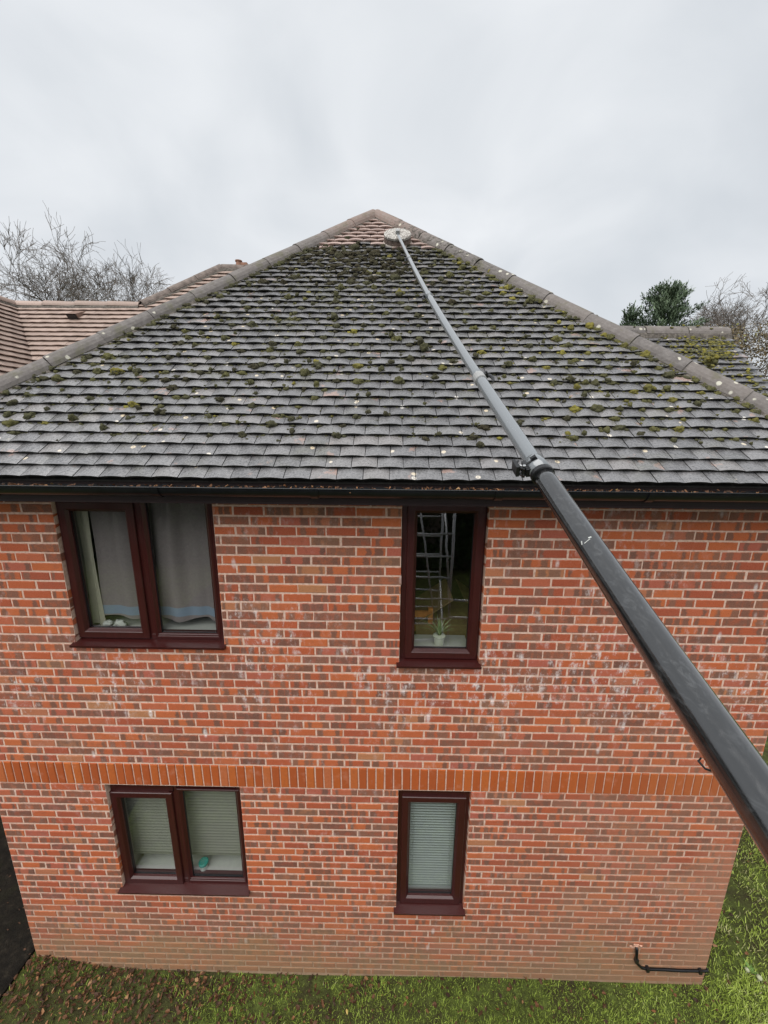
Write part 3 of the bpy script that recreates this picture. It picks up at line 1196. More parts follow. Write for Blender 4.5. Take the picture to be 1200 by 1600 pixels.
slope_courses('tile_courses', q_span, int(SLN_L / G), G, (qe, 0, ZEV), (0, 1, 0), (-math.cos(P46), 0, math.sin(P46)), M['tile_pink'], rear)
M['ridge_pink'] = plain('ridge_tile_pale', (0.17, 0.138, 0.12), 0.75, 0.2, var=0.35, scale=18, bump=0.4)
hip_run(rp(-0.244, SLN_L, 0.03), rp(0.641, SLN_U, 0.03), (-0.4, -0.3, 1), rear, M['ridge_pink'], name='hip_tile', rad=0.085)
hip_run((0.66, UY, UZ + .03), (2.4, UY, UZ + .03), (0, 0, 1), rear, M['ridge_pink'], name='ridge_tile', rad=0.075)
hip_run((QX, LY, LZ + .03), (-0.26, LY, LZ + .03), (0, 0, 1), rear, M['tile_pink'], name='ridge_tile', rad=0.075, drop=0.05)
hip_run((QX, YQ0, LZ + .03), (QX, LY, LZ + .03), (0, 0, 1), rear, M['tile_pink'], name='ridge_tile', rad=0.075, drop=0.05)
# roof vent and a gas flue terminal on the far ridge
mb = MB()
vx, vs = -1.05, (6.76 - ZEV) / math.sin(P46)
v = [rp(vx - .075, vs - .05, .02), rp(vx + .075, vs - .05, .02), rp(vx + .07, vs - .05, .10), rp(vx - .07, vs - .05, .10), rp(vx - .075, vs + .15, .02), rp(vx + .075, vs + .15, .02)]
mb.add(v, [(3, 2, 5, 4), (0, 3, 4), (1, 5, 2)])
vent = mb.build('roof_vent', plain('vent_cowl', (0.20, 0.13, 0.10), 0.7, 0.3), rear)
mb = MB()
mb.add([rp(vx - .068, vs - .052, .022), rp(vx + .068, vs - .052, .022), rp(vx + .062, vs - .052, .088), rp(vx - .062, vs - .052, .088)], [(0, 1, 2, 3)])
mb.build('vent_mouth_shade', M['gutter'], rear)  # black sheet standing in for the darkness inside the vent
mb = MB()
mb.tube([(0.93, UY, UZ + .03), (0.93, UY, UZ + .10)], [0.05, 0.042], 10)
mb.tube([(0.93, UY, UZ + .10), (0.93, UY, UZ + .115)], [0.055, 0.055], 10)
mb.box(0.98, 1.07, UY - .05, UY + .05, UZ + .02, UZ + .075)
mb.build('flue_terminal', plain('terracotta', (0.27, 0.15, 0.105), 0.8, 0.2, var=0.2), rear)

# right wing
WY, WZ, WX = 1.84, 6.352, 6.945
YWE = WY - (WZ - ZEV) / math.tan(PHI)
SW = (WZ - ZEV) / math.sin(PHI)
mb = MB()
mb.add([(4.6, YWE, ZEV), (WX, YWE, ZEV), (WX, WY, WZ), (4.6, WY, WZ), (WX, 2 * WY - YWE, ZEV), (4.6, 2 * WY - YWE, ZEV)], [(0, 1, 2, 3), (3, 2, 4, 5)])
mb.add([(WX - .12, YWE + .1, ZEV), (WX - .12, 2 * WY - YWE - .1, ZEV), (WX - .12, WY, WZ - .05)], [(0, 1, 2)], mi=1)
side = mb.build('side_roof', [M['underlay'], M['brick_flat']], house)
slope_courses('tile_courses', lambda s: (4.9, WX + 0.01) if s < SW else None, int(SW / G) + 1, G, (0, YWE, ZEV), (1, 0, 0), (0, CP, SP), M['tile'], side)
hip_run((5.2, WY, WZ + .03), (WX + .02, WY, WZ + .03), (0, 0, 1), side, M['hip'], name='ridge_tile', rad=0.095, drop=0.05)

# ------------------------------------------------------------------ gutter, fascia, soffit
GX0, GX1 = EL - 0.02, ER + 0.04
gy, gzr, gr = -0.372, 4.952, 0.056
mb = MB()
n = 14
v, f = [], []
for xx in (GX0, GX1):
    for rr in (gr, gr - 0.004):
        for k in range(n + 1):
            a = math.pi + math.pi * k / n
            v.append((xx, gy + rr * math.cos(a), gzr + rr * 1.08 * math.sin(a)))
m_ = n + 1
for k in range(n):
    f.append((k, k + 1, 2 * m_ + k + 1, 2 * m_ + k))
    f.append((m_ + k, m_ + k + 1, 3 * m_ + k + 1, 3 * m_ + k))
for kk in (0, n):
    f.append((kk, m_ + kk, 3 * m_ + kk, 2 * m_ + kk))
f.append(tuple(range(0, m_)))
f.append(tuple(2 * m_ + k for k in range(m_)))
mb.add(v, f)
mb.tube([(GX0, gy - gr + .001, gzr + .002), (GX1, gy - gr + .001, gzr + .002)], 0.0042, 8)
gut = mb.build('gutter', M['gutter'], house)
for bx in (-0.1, 0.83, 1.87, 2.85, 3.98, 4.9, 5.72, 6.4):
    b = MB()
    v, f = [], []
    for xx in (bx - 0.024, bx + 0.024):
        for rr in (gr + 0.0095, gr + 0.0012):
            for k in range(n + 1):
                a = math.pi + math.pi * k / n
                v.append((xx, gy + rr * math.cos(a), gzr + 0.004 + rr * 1.08 * math.sin(a)))
    for k in range(n):
        f += [(k, k + 1, 2 * m_ + k + 1, 2 * m_ + k), (k, m_ + k, m_ + k + 1, k + 1), (2 * m_ + k, 2 * m_ + k + 1, 3 * m_ + k + 1, 3 * m_ + k)]
    b.add(v, f)
    b.box(bx - 0.012, bx + 0.012, gy + gr - .002, -0.302, gzr - 0.05, gzr + 0.0)
    b.build('bracket', M['gutter'], gut)
mb = MB()
mb.box(GX0 + .02, GX1 - .02, -0.302, -0.280, 4.832, 4.99)
mb.box(GX0 + .02, GX1 - .02, -0.308, -0.3025, 4.832, 4.842)
mb.build('fascia', M['fascia'], house)
mb = MB()
mb.box(GX0 + .03, GX1 - .03, -0.279, 0.12, 4.842, 4.852)
mb.build('soffit', M['fascia'], house)
kids_at(house)


# ------------------------------------------------------------------ moss on the roof
def ico(sub):
    b = bmesh.new()
    bmesh.ops.create_icosphere(b, subdivisions=sub, radius=1.0)
    b.verts.ensure_lookup_table()
    v = np.array([q.co[:] for q in b.verts])
    f = [tuple(q.index for q in p.verts) for p in b.faces]
    b.free()
    return v, f


ICO3, ICO2, ICO1 = ico(3), ico(2), ico(1)


def lump(mb, centre, ax, rx, rs, rn, seed, big=True):
    """knobbly cushion; ax = (along, up-slope, normal) unit vectors"""
    v, f = (ICO3 if rx > 0.022 else ICO2) if big else ICO1
    off = Vector((random.uniform(0, 99), random.uniform(0, 99), 0))
    A, B, N_ = ax
    o = []
    for q in v:
        k = 1 + 0.55 * mnoise.noise(Vector(q) * 1.6 + off) + (0.30 * mnoise.noise(Vector(q) * 4.5 + off)) + (0.16 * mnoise.noise(Vector(q) * 11 + off))
        p = centre + A * (q[0] * rx * k) + B * (q[1] * rs * k) + N_ * (max(q[2], -0.4) * rn * k)
        o.append(tuple(p))
    mb.add(o, f, min(1, max(0, seed)))


AX = (Vector((1, 0, 0)), Vector((0, CP, SP)), Vector((0, -SP, CP)))
moss = MB()


def top_n(s_):
    t = (s_ / G) % 1.0
    return 0.038 - 0.20 * t * G


def moss_density(x, r):
    d = 0.0
    if r < 3:
        d = 0.004
    elif r < 8:
        d = 0.5
    elif r < CLEAN_ROW:
        d = 0.72
    else:
        return 0.03
    nz = mnoise.noise(Vector((x * 0.9, r * 0.09, 3.1)))
    d *= 0.75 + 0.9 * nz
    if x > 4.2 and r < 10:
        d *= 1.2
    return max(0.004, d * 1.2)


for r in range(0, 40):
    xl, xr = hipx(r * G)
    x = xl
    while x < xr:
        x += random.uniform(0.03, 0.085)
        if random.random() > moss_density(x, r):
            continue
        if not xl + 0.07 < x < xr - 0.07:
            continue
        at_joint = random.random() < 0.6
        off = 0.5 * TW if r % 2 else 0
        xx = x
        if at_joint:
            xx = round((x - off) / TW) * TW + off + random.uniform(-.012, .012)
        # cushions sit on the tail of a tile or in the step below the course above
        hug = random.random()
        if hug < 0.58:
            s_ = r * G + G * random.uniform(0.80, 0.99)
        else:
            s_ = r * G + G * random.uniform(0.05, 0.75)
        size = random.choice([0.006, 0.008, 0.010, 0.013, 0.016, 0.020, 0.027]) * random.uniform(0.75, 1.25)
        size *= 1.12
        if r > 22:
            size *= 1.15
        # greener and yellower towards the right and on the low rows
        sd_ = random.gauss(0.43, 0.15) + 0.20 * smoothstep(3.6, 6.0, x) + (0.12 if random.random() < 0.12 else 0)
        if random.random() < (0.09 if x > 4 else 0.045):
            sd_ = random.uniform(0.8, 1.0)
        if r > 24 and x < 3.6:
            sd_ -= 0.14
        long_ = random.uniform(1.0, 1.7) if hug < 0.58 else random.uniform(0.85, 1.2)
        c_ = Vector(roof_pt(xx, s_, top_n(s_) + size * 0.25))
        lump(moss, c_, AX, size * long_ * .8, size * random.uniform(0.7, 0.95), size * random.uniform(0.65, 1.05), sd_, size > 0.014)
        for q in range(random.choice([1, 2, 3, 4]) if size > 0.01 else random.choice([0, 1])):
            s2 = size * random.uniform(0.25, 0.6)
            c2 = Vector(roof_pt(xx + random.uniform(-1.6, 1.6) * size, s_ + random.uniform(-.8, .8) * size, top_n(s_) + s2 * 0.3))
            lump(moss, c2, AX, s2 * 1.2, s2, s2 * 0.8, sd_ + random.uniform(-.08, .08), False)
# thin moss filling the step under the tile tails
for r in range(3, CLEAN_ROW):
    xl, xr = hipx(r * G)
    x = xl
    while x < xr:
        x += random.uniform(0.02, 0.10)
        if random.random() < 1.15 * (0.5 + mnoise.noise(Vector((x * 2.2, r * 0.3, 9)))) * (1.5 if r > 7 else 0.8):
            size = random.uniform(0.006, 0.011)
            s_ = r * G + G * random.uniform(0.9, 1.02)
            lump(moss, Vector(roof_pt(x, s_, top_n(s_ - .005) + 0.002)), AX, size * random.uniform(1.5, 3.2), size, size * 0.9, random.gauss(0.46, 0.13) + 0.14 * smoothstep(3.8, 6, x), False)
# along both hips
for k in range(700):
    s_ = random.uniform(0.1, CLEAN_ROW * G)
    a, b = hipx(s_)
    rgt = random.random() < 0.55
    d_ = 0.085 + abs(random.gauss(0, 0.05))
    x = b - d_ if rgt else a + d_
    size = random.uniform(0.008, 0.024)
    lump(moss, Vector(roof_pt(x, s_, top_n(s_) + size * 0.2)), AX, size * 1.3, size, size * 0.7, random.gauss(0.6 if rgt else 0.40, 0.12), size > 0.016)
# yellow tufts at the hip joints and on the right wing
for (px_, py_, pz_, k, sp_) in ((5.83, 0.50, 5.86, 22, 0.07), (6.3, -0.02, 5.45, 14, 0.07)):
    for q in range(k):
        size = random.uniform(0.008, 0.018)
        lump(moss, Vector((px_ + random.gauss(0, sp_ * .5), py_ + random.gauss(0, sp_ * .5), pz_ + random.gauss(0, sp_ * .35))), AX, size * 1.3, size, size, random.uniform(0.6, 0.95), False)
for k in range(1500):
    u_ = random.random()
    s_ = SW * (1 - abs(random.gauss(0, 0.34)))
    x = random.uniform(5.35, 6.92) if random.random() < 0.4 else random.gauss(6.66, 0.13)
    if x > 6.95 or s_ < 0:
        continue
    size = random.uniform(0.006, 0.018)
    if mnoise.noise(Vector((x * 2.6, s_ * 2.2, 4))) < 0.02 and random.random() < .8:
        continue
    p = Vector((x, YWE + s_ * CP - SP * 0.03, ZEV + s_ * SP + CP * 0.03))
    if s_ > SW - 0.10 and random.random() < .7:
        p = Vector((x, WY + random.uniform(-.09, 0.02), WZ + 0.055 + random.uniform(-.05, .02)))
    lump(moss, p, AX, size * 1.4, size, size * 0.6, random.gauss(0.74, 0.17), False)
# loosened dark clumps just below the scrubbed tiles
for k in range(260):
    s_ = G * random.triangular(25, 35.5, 32)
    x = random.gauss(2.86, 0.34) if random.random() < 0.75 else random.uniform(2.2, 3.9)
    a, b = hipx(s_)
    if not a + .1 < x < b - .1:
        continue
    size = random.uniform(0.010, 0.026)
    lump(moss, Vector(roof_pt(x, s_, top_n(s_) + size * 0.4)), AX, size * 1.2, size, size * 0.8, random.gauss(0.10, 0.09), size > 0.018)
tag(moss.build('roof_moss', M['moss'], smooth=True), 'cushions of olive and yellow moss dotted over the grey roof tiles', 'moss', kind='stuff')

# ------------------------------------------------------------------ leaf litter in the gutter and on the lawn
M['litter'] = mat_leafy('dead_leaves', [(0.0, (0.035, 0.020, 0.012)), (0.4, (0.10, 0.045, 0.022)), (0.7, (0.21, 0.095, 0.04)), (0.92, (0.34, 0.20, 0.10)), (1.0, (0.52, 0.38, 0.12))], 0.65)


def leaf(mb, p, size, nrm_tilt, seed, curl=0.3):
    a = random.uniform(0, 2 * math.pi)
    d = Vector((math.cos(a), math.sin(a), 0))
    e = Vector((-math.sin(a), math.cos(a), 0))
    nz_ = Vector((random.gauss(0, nrm_tilt), random.gauss(0, nrm_tilt), 1)).normalized()
    d = (d - nz_ * d.dot(nz_)).normalized()
    e = nz_.cross(d)
    L, W = size, size * random.uniform(0.45, 0.75)
    c1, c2 = random.uniform(-curl, curl) * size, random.uniform(-curl, curl) * size
    p = Vector(p)
    v = [p - d * L * .5 + nz_ * c1, p - d * L * .15 + e * W * .5 + nz_ * c2, p + d * L * .3 + e * W * .32 + nz_ * c1 * .5, p + d * L * .55 - nz_ * c2 * .5,
         p + d * L * .25 - e * W * .38 + nz_ * c1 * .4, p - d * L * .2 - e * W * .5 + nz_ * c2 * .7, p + nz_ * 0.0]
    mb.add([tuple(q) for q in v], [(0, 6, 1), (1, 6, 2), (2, 6, 3), (3, 6, 4), (4, 6, 5), (5, 6, 0)], seed)


lit = MB()
for k in range(2600):
    x = random.uniform(GX0 + .05, GX1 - .05)
    dens = 0.55 + 0.45 * mnoise.noise(Vector((x * 1.7, 0, 5)))
    if random.random() > dens:
        continue
    leaf(lit, (x, gy - 0.048 + random.uniform(0, 0.07), gzr - 0.004 + random.uniform(-.014, .014)), random.uniform(0.012, 0.030), 0.5, abs(random.gauss(0.36, 0.3)) % 1)
tag(lit.build('gutter_leaves', M['litter']), 'wet brown leaf litter lying along the black gutter', 'leaf litter', kind='stuff')


# ------------------------------------------------------------------ grass and fallen leaves
def tree_noise(x, y, f, k):
    return mnoise.noise(Vector((x * f, y * f, k)))


N = 74000
area = []
px = np.concatenate([rng.uniform(-0.3, 8.2, 46000), rng.uniform(6.3, 9.6, 28000)])
py = np.concatenate([rng.uniform(-0.75, 0.05, 46000), rng.uniform(-0.8, 3.0, 28000)])
gm = MB()
for x, y in zip(px, py):
    if XL - 0.05 < x < XR and y > -0.004:
        continue
    if x < -0.2 or (x > 6.2 and x < 6.85 and y > 0.5):
        continue
    bare = tree_noise(x, y, 2.1, 1.0) + 1.0 * (1 - smoothstep(-0.2, 3.4, x)) - 0.10
    if random.random() < smoothstep(0.0, 0.55, bare) * 0.88:
        continue
    rich = smoothstep(6.0, 7.0, x)
    h = random.uniform(0.018, 0.05) * (1 + 0.5 * rich) * (0.75 + 0.5 * tree_noise(x, y, 5, 3))
    a = random.uniform(0, 6.283)
    wd = random.uniform(0.0018, 0.0034) * (1 + 0.4 * rich)
    ln = h * random.uniform(0.3, 1.1)
    b = random.uniform(0, 6.283)
    dx, dy = math.cos(a) * wd, math.sin(a) * wd
    z = gz(x, y) - 0.022
    lx, ly = math.cos(b) * ln, math.sin(b) * ln
    sd_ = 0.47 + 0.26 * rich + random.gauss(0, 0.16) + 0.3 * tree_noise(x, y, 3.3, 7)
    gm.add([(x - dx, y - dy, z), (x + dx, y + dy, z), (x + dx * .7 + lx * .45, y + dy * .7 + ly * .45, z + h * .65), (x - dx * .7 + lx * .45, y - dy * .7 + ly * .45, z + h * .65), (x + lx, y + ly, z + h)],
           [(0, 1, 2, 3), (3, 2, 4)], min(1, max(0, sd_)))
tag(gm.build('grass', M['grass']), 'short lawn grass at the foot of the brick wall', 'grass', kind='stuff')

lv = MB()
for k in range(2600):
    x = random.uniform(-0.2, 6.6) if random.random() < 0.45 else abs(random.gauss(0, 1.6)) - 0.2
    y = -abs(random.gauss(0.12, 0.2))
    if random.random() < 0.25 + 0.5 * smoothstep(1.0, 4.5, x):
        continue
    sd_ = abs(random.gauss(0.28, 0.26)) % 1
    leaf(lv, (x, y, gz(x, y) + random.uniform(-0.012, 0.012)), random.uniform(0.014, 0.05), 0.6, sd_)
for k in range(60):
    x, y = random.uniform(6.5, 8.5), random.uniform(-0.5, 2.0)
    leaf(lv, (x, y, gz(x, y) + 0.012), random.uniform(0.02, 0.05), 0.5, random.random())
for k in range(90):
    x, y = random.uniform(-1.4, -0.2), random.uniform(-0.5, 1.4)
    leaf(lv, (x, y, 0.182), random.uniform(0.015, 0.035), 0.3, random.uniform(0, .3))
tag(lv.build('fallen_leaves', M['litter']), 'brown dead leaves scattered on the lawn below the wall', 'leaves', kind='stuff')

# broad-leaved weeds by the right corner, two pale mushrooms
M['weed'] = mat_leafy('weed_leaf', [(0.0, (0.05, 0.11, 0.02)), (1.0, (0.15, 0.26, 0.06))])
for (x, y, k, lab) in ((7.02, 0.10, 9, 'leafy weed rosette beside the pale mushrooms'), (6.72, 0.62, 10, 'leafy weed close behind the right-hand wall corner'),
                       (7.6, 1.15, 8, 'leafy weed out on the lawn right of the house')):
    b = MB()
    for q in range(k):
        a = q * 2.4 + random.uniform(-.3, .3)
        L = random.uniform(0.05, 0.10)
        d = Vector((math.cos(a), math.sin(a), 0.45)).normalized()
        e = Vector((-math.sin(a), math.cos(a), 0))
        o_ = Vector((x, y, gz(x, y) - .01))
        v = [o_, o_ + d * L * .45 + e * L * .17, o_ + d * L - Vector((0, 0, L * .12)), o_ + d * L * .45 - e * L * .17]
        b.add([tuple(t) for t in v], [(0, 1, 2), (0, 2, 3)], random.random())
    tag(b.build('weed', M['weed']), lab, 'weed')
M['cap'] = plain('mushroom_cap', (0.40, 0.42, 0.27), 0.7, 0.2, var=0.15)
for (x, y, r_, lab) in ((6.96, 0.085, 0.021, 'smaller pale mushroom in the grass right of the wall corner'), (7.03, 0.03, 0.025, 'larger pale mushroom in the grass right of the wall corner')):
    t_ = thing('mushroom', (x, y, gz(x, y)), lab, 'mushroom', 'pale mushrooms in the lawn')
    b = MB()
    b.tube([(0, 0, -.02), (0, 0, 0.035)], [r_ * .35, r_ * .28], 8)
    b.build('stalk', M['cap'], t_)
    b = MB()
    b.tube([(0, 0, 0.03), (0, 0, 0.032), (0, 0, 0.045), (0, 0, 0.053), (0, 0, 0.056)], [r_ * .3, r_, r_ * .85, r_ * .5, r_ * .1], 12)
    b.build('cap', M['cap'], t_, smooth=True)

# ------------------------------------------------------------------ cable on the wall
cb = thing('cable', (5.73, 0, 0.4), 'black cable clipped low on the wall, leaving a rough hole near the right corner', 'cable')
b = MB()
pts = [(5.735, 0.02, 0.47), (5.735, -0.016, 0.462), (5.742, -0.016, 0.40), (5.750, -0.014, 0.33), (5.768, -0.015, 0.268), (5.81, -0.016, 0.222), (5.88, -0.015, 0.198),
       (6.05, -0.013, 0.194), (6.2, -0.013, 0.186), (6.38, -0.013, 0.188), (6.462, -0.012, 0.186), (6.475, 0.06, 0.180)]
b.tube(pts, 0.0125, 8)
b.build('sheath', M['gutter'], cb, smooth=True)
for (x, z) in ((5.752, 0.315), (5.875, 0.198), (6.385, 0.188)):
    b = MB()
    b.box(x - .014, x + .014, -0.030, 0.003, z - .022, z + .022)
    b.build('clip', M['clamp'], cb)
b = MB()
for k in range(9):
    lump(b, Vector((5.72 + random.gauss(0, .03), -0.001, 0.475 + random.gauss(0, .012))), (Vector((1, 0, 0)), Vector((0, 0, 1)), Vector((0, -1, 0))), 0.02, 0.012, 0.006, 0.5, False)
b.build('patch_mortar', plain('patch_mortar', (0.62, 0.36, 0.26), 0.95, 0.1, var=0.3), cb)
kids_at(cb)

# ------------------------------------------------------------------ things behind the glass
M['curtain'] = None
s = Sh('curtain_cloth', 0.9, 0.1)
z_ = s.sep(s.pos())[2]
band = s.math('MULTIPLY', s.smooth(z_, 3.795, 3.80), s.smooth(z_, 3.872, 3.877, 1, 0))
c = s.mix(s.noise(s.pos(), 60, 3), (0.20, 0.172, 0.175), (0.28, 0.245, 0.245))
s.col(s.mix(band, c, (0.22, 0.28, 0.36)))
M['curtain'] = s.m
s = Sh('cream_cloth', 0.9, 0.1)
s.col(s.mix(s.noise(s.pos(), 40, 3), (0.42, 0.40, 0.32), (0.50, 0.47, 0.38)))
M['cream'] = s.m


def curtain(name, x0, x1, z0, z1, y, folds, amp, mat, label, ph=0.0, hem=0.012):
    b = MB()
    nx_, nz_ = 60, 14
    v, f = [], []
    for j in range(nz_ + 1):
        t = j / nz_
        for i in range(nx_ + 1):
            u = i / nx_
            a_ = amp * (0.55 + 0.45 * (1 - t)) * (math.sin(u * folds * 6.283 + ph + 0.5 * math.sin(3 * t)) + 0.5 * math.sin(u * folds * 2.4 * 6.283 + 1.3 + ph + t))
            z = z1 + (z0 - z1) * t + (hem * math.sin(u * folds * 6.283 + ph) * t)
            v.append((x0 + (x1 - x0) * u + 0.01 * math.sin(t * 4 + u * 9), y + a_, z))
    for j in range(nz_):
        for i in range(nx_):
            q = j * (nx_ + 1) + i
            f.append((q, q + 1, q + nx_ + 2, q + nx_ + 1))
    b.add(v, f)
    return tag(b.build(name, mat, smooth=True), label, 'curtain')


curtain('curtain', 0.955, 1.50, 3.775, 4.80, 0.150, 1.3, 0.024, M['curtain'], 'left grey-mauve curtain with blue hem band, upper two-light window', 0.4)
curtain('curtain', 1.44, 2.06, 3.765, 4.80, 0.145, 1.7, 0.030, M['curtain'], 'right grey-mauve curtain with blue hem band, upper two-light window', 1.9, 0.016)
curtain('curtain_lining', 0.86, 0.965, 3.70, 4.80, 0.155, 1.0, 0.006, M['cream'], 'narrow cream lining strip at the left edge of the upper curtains')

# white ornaments on the window board
b = MB()
lump(b, Vector((1.00, 0.135, 3.72)), (Vector((1, 0, 0)), Vector((0, 1, 0)), Vector((0, 0, 1))), 0.045, 0.03, 0.03, 0.5)
tag(b.build('ornament', M['white'], smooth=True), 'small white ornament on the sill left below the curtain', 'ornament')
b = MB()
lump(b, Vector((1.105, 0.135, 3.72)), (Vector((1, 0, 0)), Vector((0, 1, 0)), Vector((0, 0, 1))), 0.05, 0.03, 0.034, 0.5)
tag(b.build('ornament', M['white'], smooth=True), 'white rounded ornament on the sill nearer the mullion', 'ornament')


def blind(label, x0, x1, z0, z1, y, step, tilt, mat, sw=0.025):
    t_ = thing('slatted_blind', ((x0 + x1) / 2, y, z0), label, 'blind')
    b = MB()
    z = z1 - 0.03
    ca, sa = math.cos(tilt) * sw / 2, math.sin(tilt) * sw / 2
    while z > z0 + 0.01:
        b.add([(x0, y - ca, z - sa), (x1, y - ca, z - sa), (x1, y, z + 0.0015), (x0, y, z + 0.0015), (x1, y + ca, z + sa), (x0, y + ca, z + sa)], [(0, 1, 2, 3), (3, 2, 4, 5)])
        z -= step
    sl2 = b.build('slats', mat, t_)
    sl2['kind'] = 'stuff'
    b = MB()
    b.box(x0, x1, y - .018, y + .018, z1 - .025, z1)
    b.build('head_rail', mat, t_)
    b = MB()
    b.box(x0, x1, y - .014, y + .014, z0 - .008, z0 + .004)
    b.build('bottom_rail', mat, t_)
    for cx_ in (x0 + 0.07, x1 - 0.07):
        b = MB()
        b.tube([(cx_, y - .015, z0), (cx_, y - .015, z1)], 0.0012, 5)
        b.build('cord', mat, t_)
    kids_at(t_)


M['slat_cream'] = plain('cream_slats', (0.24, 0.245, 0.21), 0.6, 0.3, var=0.03, scale=6)
M['slat_white'] = plain('pale_slats', (0.32, 0.36, 0.355), 0.5, 0.4, var=0.03, scale=6)
blind('cream closed blind across the ground floor two-light window', 0.86, 2.02, 1.25, 2.22, 0.185, 0.034, R(30), M['slat_cream'], 0.0215)
blind('pale open-slatted blind in the narrow ground floor window', 3.50, 3.985, 1.0, 2.2, 0.118, 0.030, R(30), M['slat_white'], 0.0155)

# tub with a teal lid
t_ = thing('tub', (1.555, 0.138, 1.129), 'small clear tub with teal dotted lid on the ground floor sill', 'tub')
b = MB()
b.tube([(0, 0, 0), (0, 0, .004), (0, 0, .055)], [0.030, 0.036, 0.040], 20)
b.build('pot', plain('frosted_plastic', (0.55, 0.60, 0.58), 0.35, 0.5, var=0.05), t_, smooth=False)
b = MB()
b.tube([(0, 0, .055), (0, 0, .057), (0, 0, .078), (0, 0, .082)], [0.040, 0.044, 0.044, 0.038], 20)
b.build('lid', plain('teal_lid', (0.02, 0.30, 0.26), 0.35, 0.5, var=0.1), t_)
for k in range(12):
    a = k * 2.4
    r_ = 0.010 * math.sqrt(k) 
    b = MB()
    b.tube([(r_ * math.cos(a), r_ * math.sin(a), .0815), (r_ * math.cos(a), r_ * math.sin(a), .0828)], 0.0032, 8)
    b.build('dot', M['white'], t_)

# plant on the upper sill
t_ = thing('potted_plant', (3.74, 0.165, 3.549), 'spiky green plant in a small white pot on the narrow upper sill', 'plant')
M['pot'] = plain('white_pot', (0.60, 0.62, 0.52), 0.4, 0.5, var=0.05)
b = MB()
b.tube([(0, 0, 0), (0, 0, .003), (0, 0, .075), (0, 0, .092), (0, 0, .094), (0, 0, .085)], [0.03, 0.036, 0.046, 0.052, 0.046, 0.043], 18)
b.build('pot', M['pot'], t_)
M['plantleaf'] = mat_leafy('plant_leaf', [(0.0, (0.14, 0.22, 0.08)), (1.0, (0.38, 0.45, 0.24))], 0.5)
for k in range(30):
    b = MB()
    a = random.uniform(0, 6.283)
    L = random.uniform(0.12, 0.24)
    lean = random.uniform(0.15, 1.1)
    d = Vector((math.cos(a), math.sin(a) * 0.45, 0))
    e = Vector((-math.sin(a), math.cos(a), 0)).normalized()
    v = []
    for q in range(6):
        t = q / 5
        p = d * (L * lean * t * (0.6 + 0.5 * t)) + Vector((0, 0, 0.085 + L * (t - 0.45 * lean * t * t)))
        wd = 0.0055 * (1 - t ** 2) + 0.0004
        v += [tuple(p - e * wd), tuple(p + e * wd)]
    b.add(v, [(2 * q, 2 * q + 1, 2 * q + 3, 2 * q + 2) for q in range(5)], random.random())
    b.build('leaf', M['plantleaf'], t_)

# wooden chair and brown box in the room
wood = plain('orange_wood', (0.50, 0.20, 0.05), 0.45, 0.4, var=0.3, scale=14)
t_ = thing('wooden_chair', (3.50, 0.50, 2.74), 'orange wooden chair back in the dark upper room', 'chair')
for (dx, dy) in ((-.2, 0), (.2, 0), (-.2, .4), (.2, .4)):
    b = MB()
    b.box(dx - .022, dx + .022, dy - .022, dy + .022, 0, 0.98 if dy == 0 else 0.46)
    b.build('leg', wood, t_)
b = MB()
b.box(-.22, .22, -.02, .42, .44, .475)
b.build('seat', wood, t_)
for zz in (.62, .78, .92):
    b = MB()
    b.box(-.179, .179, -.012, .012, zz - .03, zz + .03)
    b.build('back_rail', wood, t_)
t_ = thing('cardboard_box', (3.95, 0.72, 2.75), 'brown cardboard box with raised flaps behind the pot plant', 'box')
card = plain('cardboard', (0.26, 0.18, 0.085), 0.85, 0.1, var=0.12)
b = MB()
b.box(-.38, .38, -.25, .25, 0, 0.82)
b.build('carton', card, t_)
for sgn in (-1, 1):
    b = MB()
    v = [(0.38 * sgn, -.25, .822), (0.38 * sgn, .25, .822), (0.05 * sgn, .25, 1.06), (0.05 * sgn, -.25, 1.06)]
    b.add(v + [(q[0], q[1], q[2] + .006) for q in v], [(0, 1, 2, 3), (4, 5, 6, 7), (0, 1, 5, 4), (2, 3, 7, 6), (1, 2, 6, 5), (3, 0, 4, 7)])
    b.build('flap', card, t_)

# ------------------------------------------------------------------ cleaning pole with brush
POLE = [(3.372, 2.215, 7.472), (3.428, 1.727, 7.146), (3.471, 1.303, 6.877), (3.526, 0.778, 6.548), (3.578, 0.283, 6.244), (3.626, -0.177, 5.969), (3.665, -0.554, 5.75),
        (3.703, -0.93, 5.539), (3.727, -1.197, 5.395), (3.742, -1.377, 5.302), (3.752, -1.511, 5.236), (3.757, -1.594, 5.196), (3.763, -1.712, 5.141), (3.769, -1.858, 5.077),
        (3.77, -1.975, 5.028), (3.767, -2.1, 4.981), (3.761, -2.197, 4.949), (3.753, -2.275, 4.926), (3.744, -2.339, 4.91), (3.734, -2.391, 4.9), (3.72, -2.46, 4.89), (3.69, -2.62, 4.87), (3.62, -3.0, 4.82)]
PV = [Vector(p) for p in POLE]
cum = [0.0]
for i in range(1, len(PV)):
    cum.append(cum[-1] + (PV[i] - PV[i - 1]).length)
# smooth the hand-measured line
SM = []
tt = np.linspace(0, cum[-1], 60)
arr = np.array(POLE)
co = [np.polyfit(cum, arr[:, k], 5) for k in range(3)]


def pole_at(t):
    return Vector([float(np.polyval(co[k], t)) for k in range(3)])


def t_of(i):
    return cum[i]


pole = thing('cleaning_pole', tuple(PV[-1]), 'long telescopic grey and black roof cleaning pole with round brush, crossing the picture', 'cleaning pole')


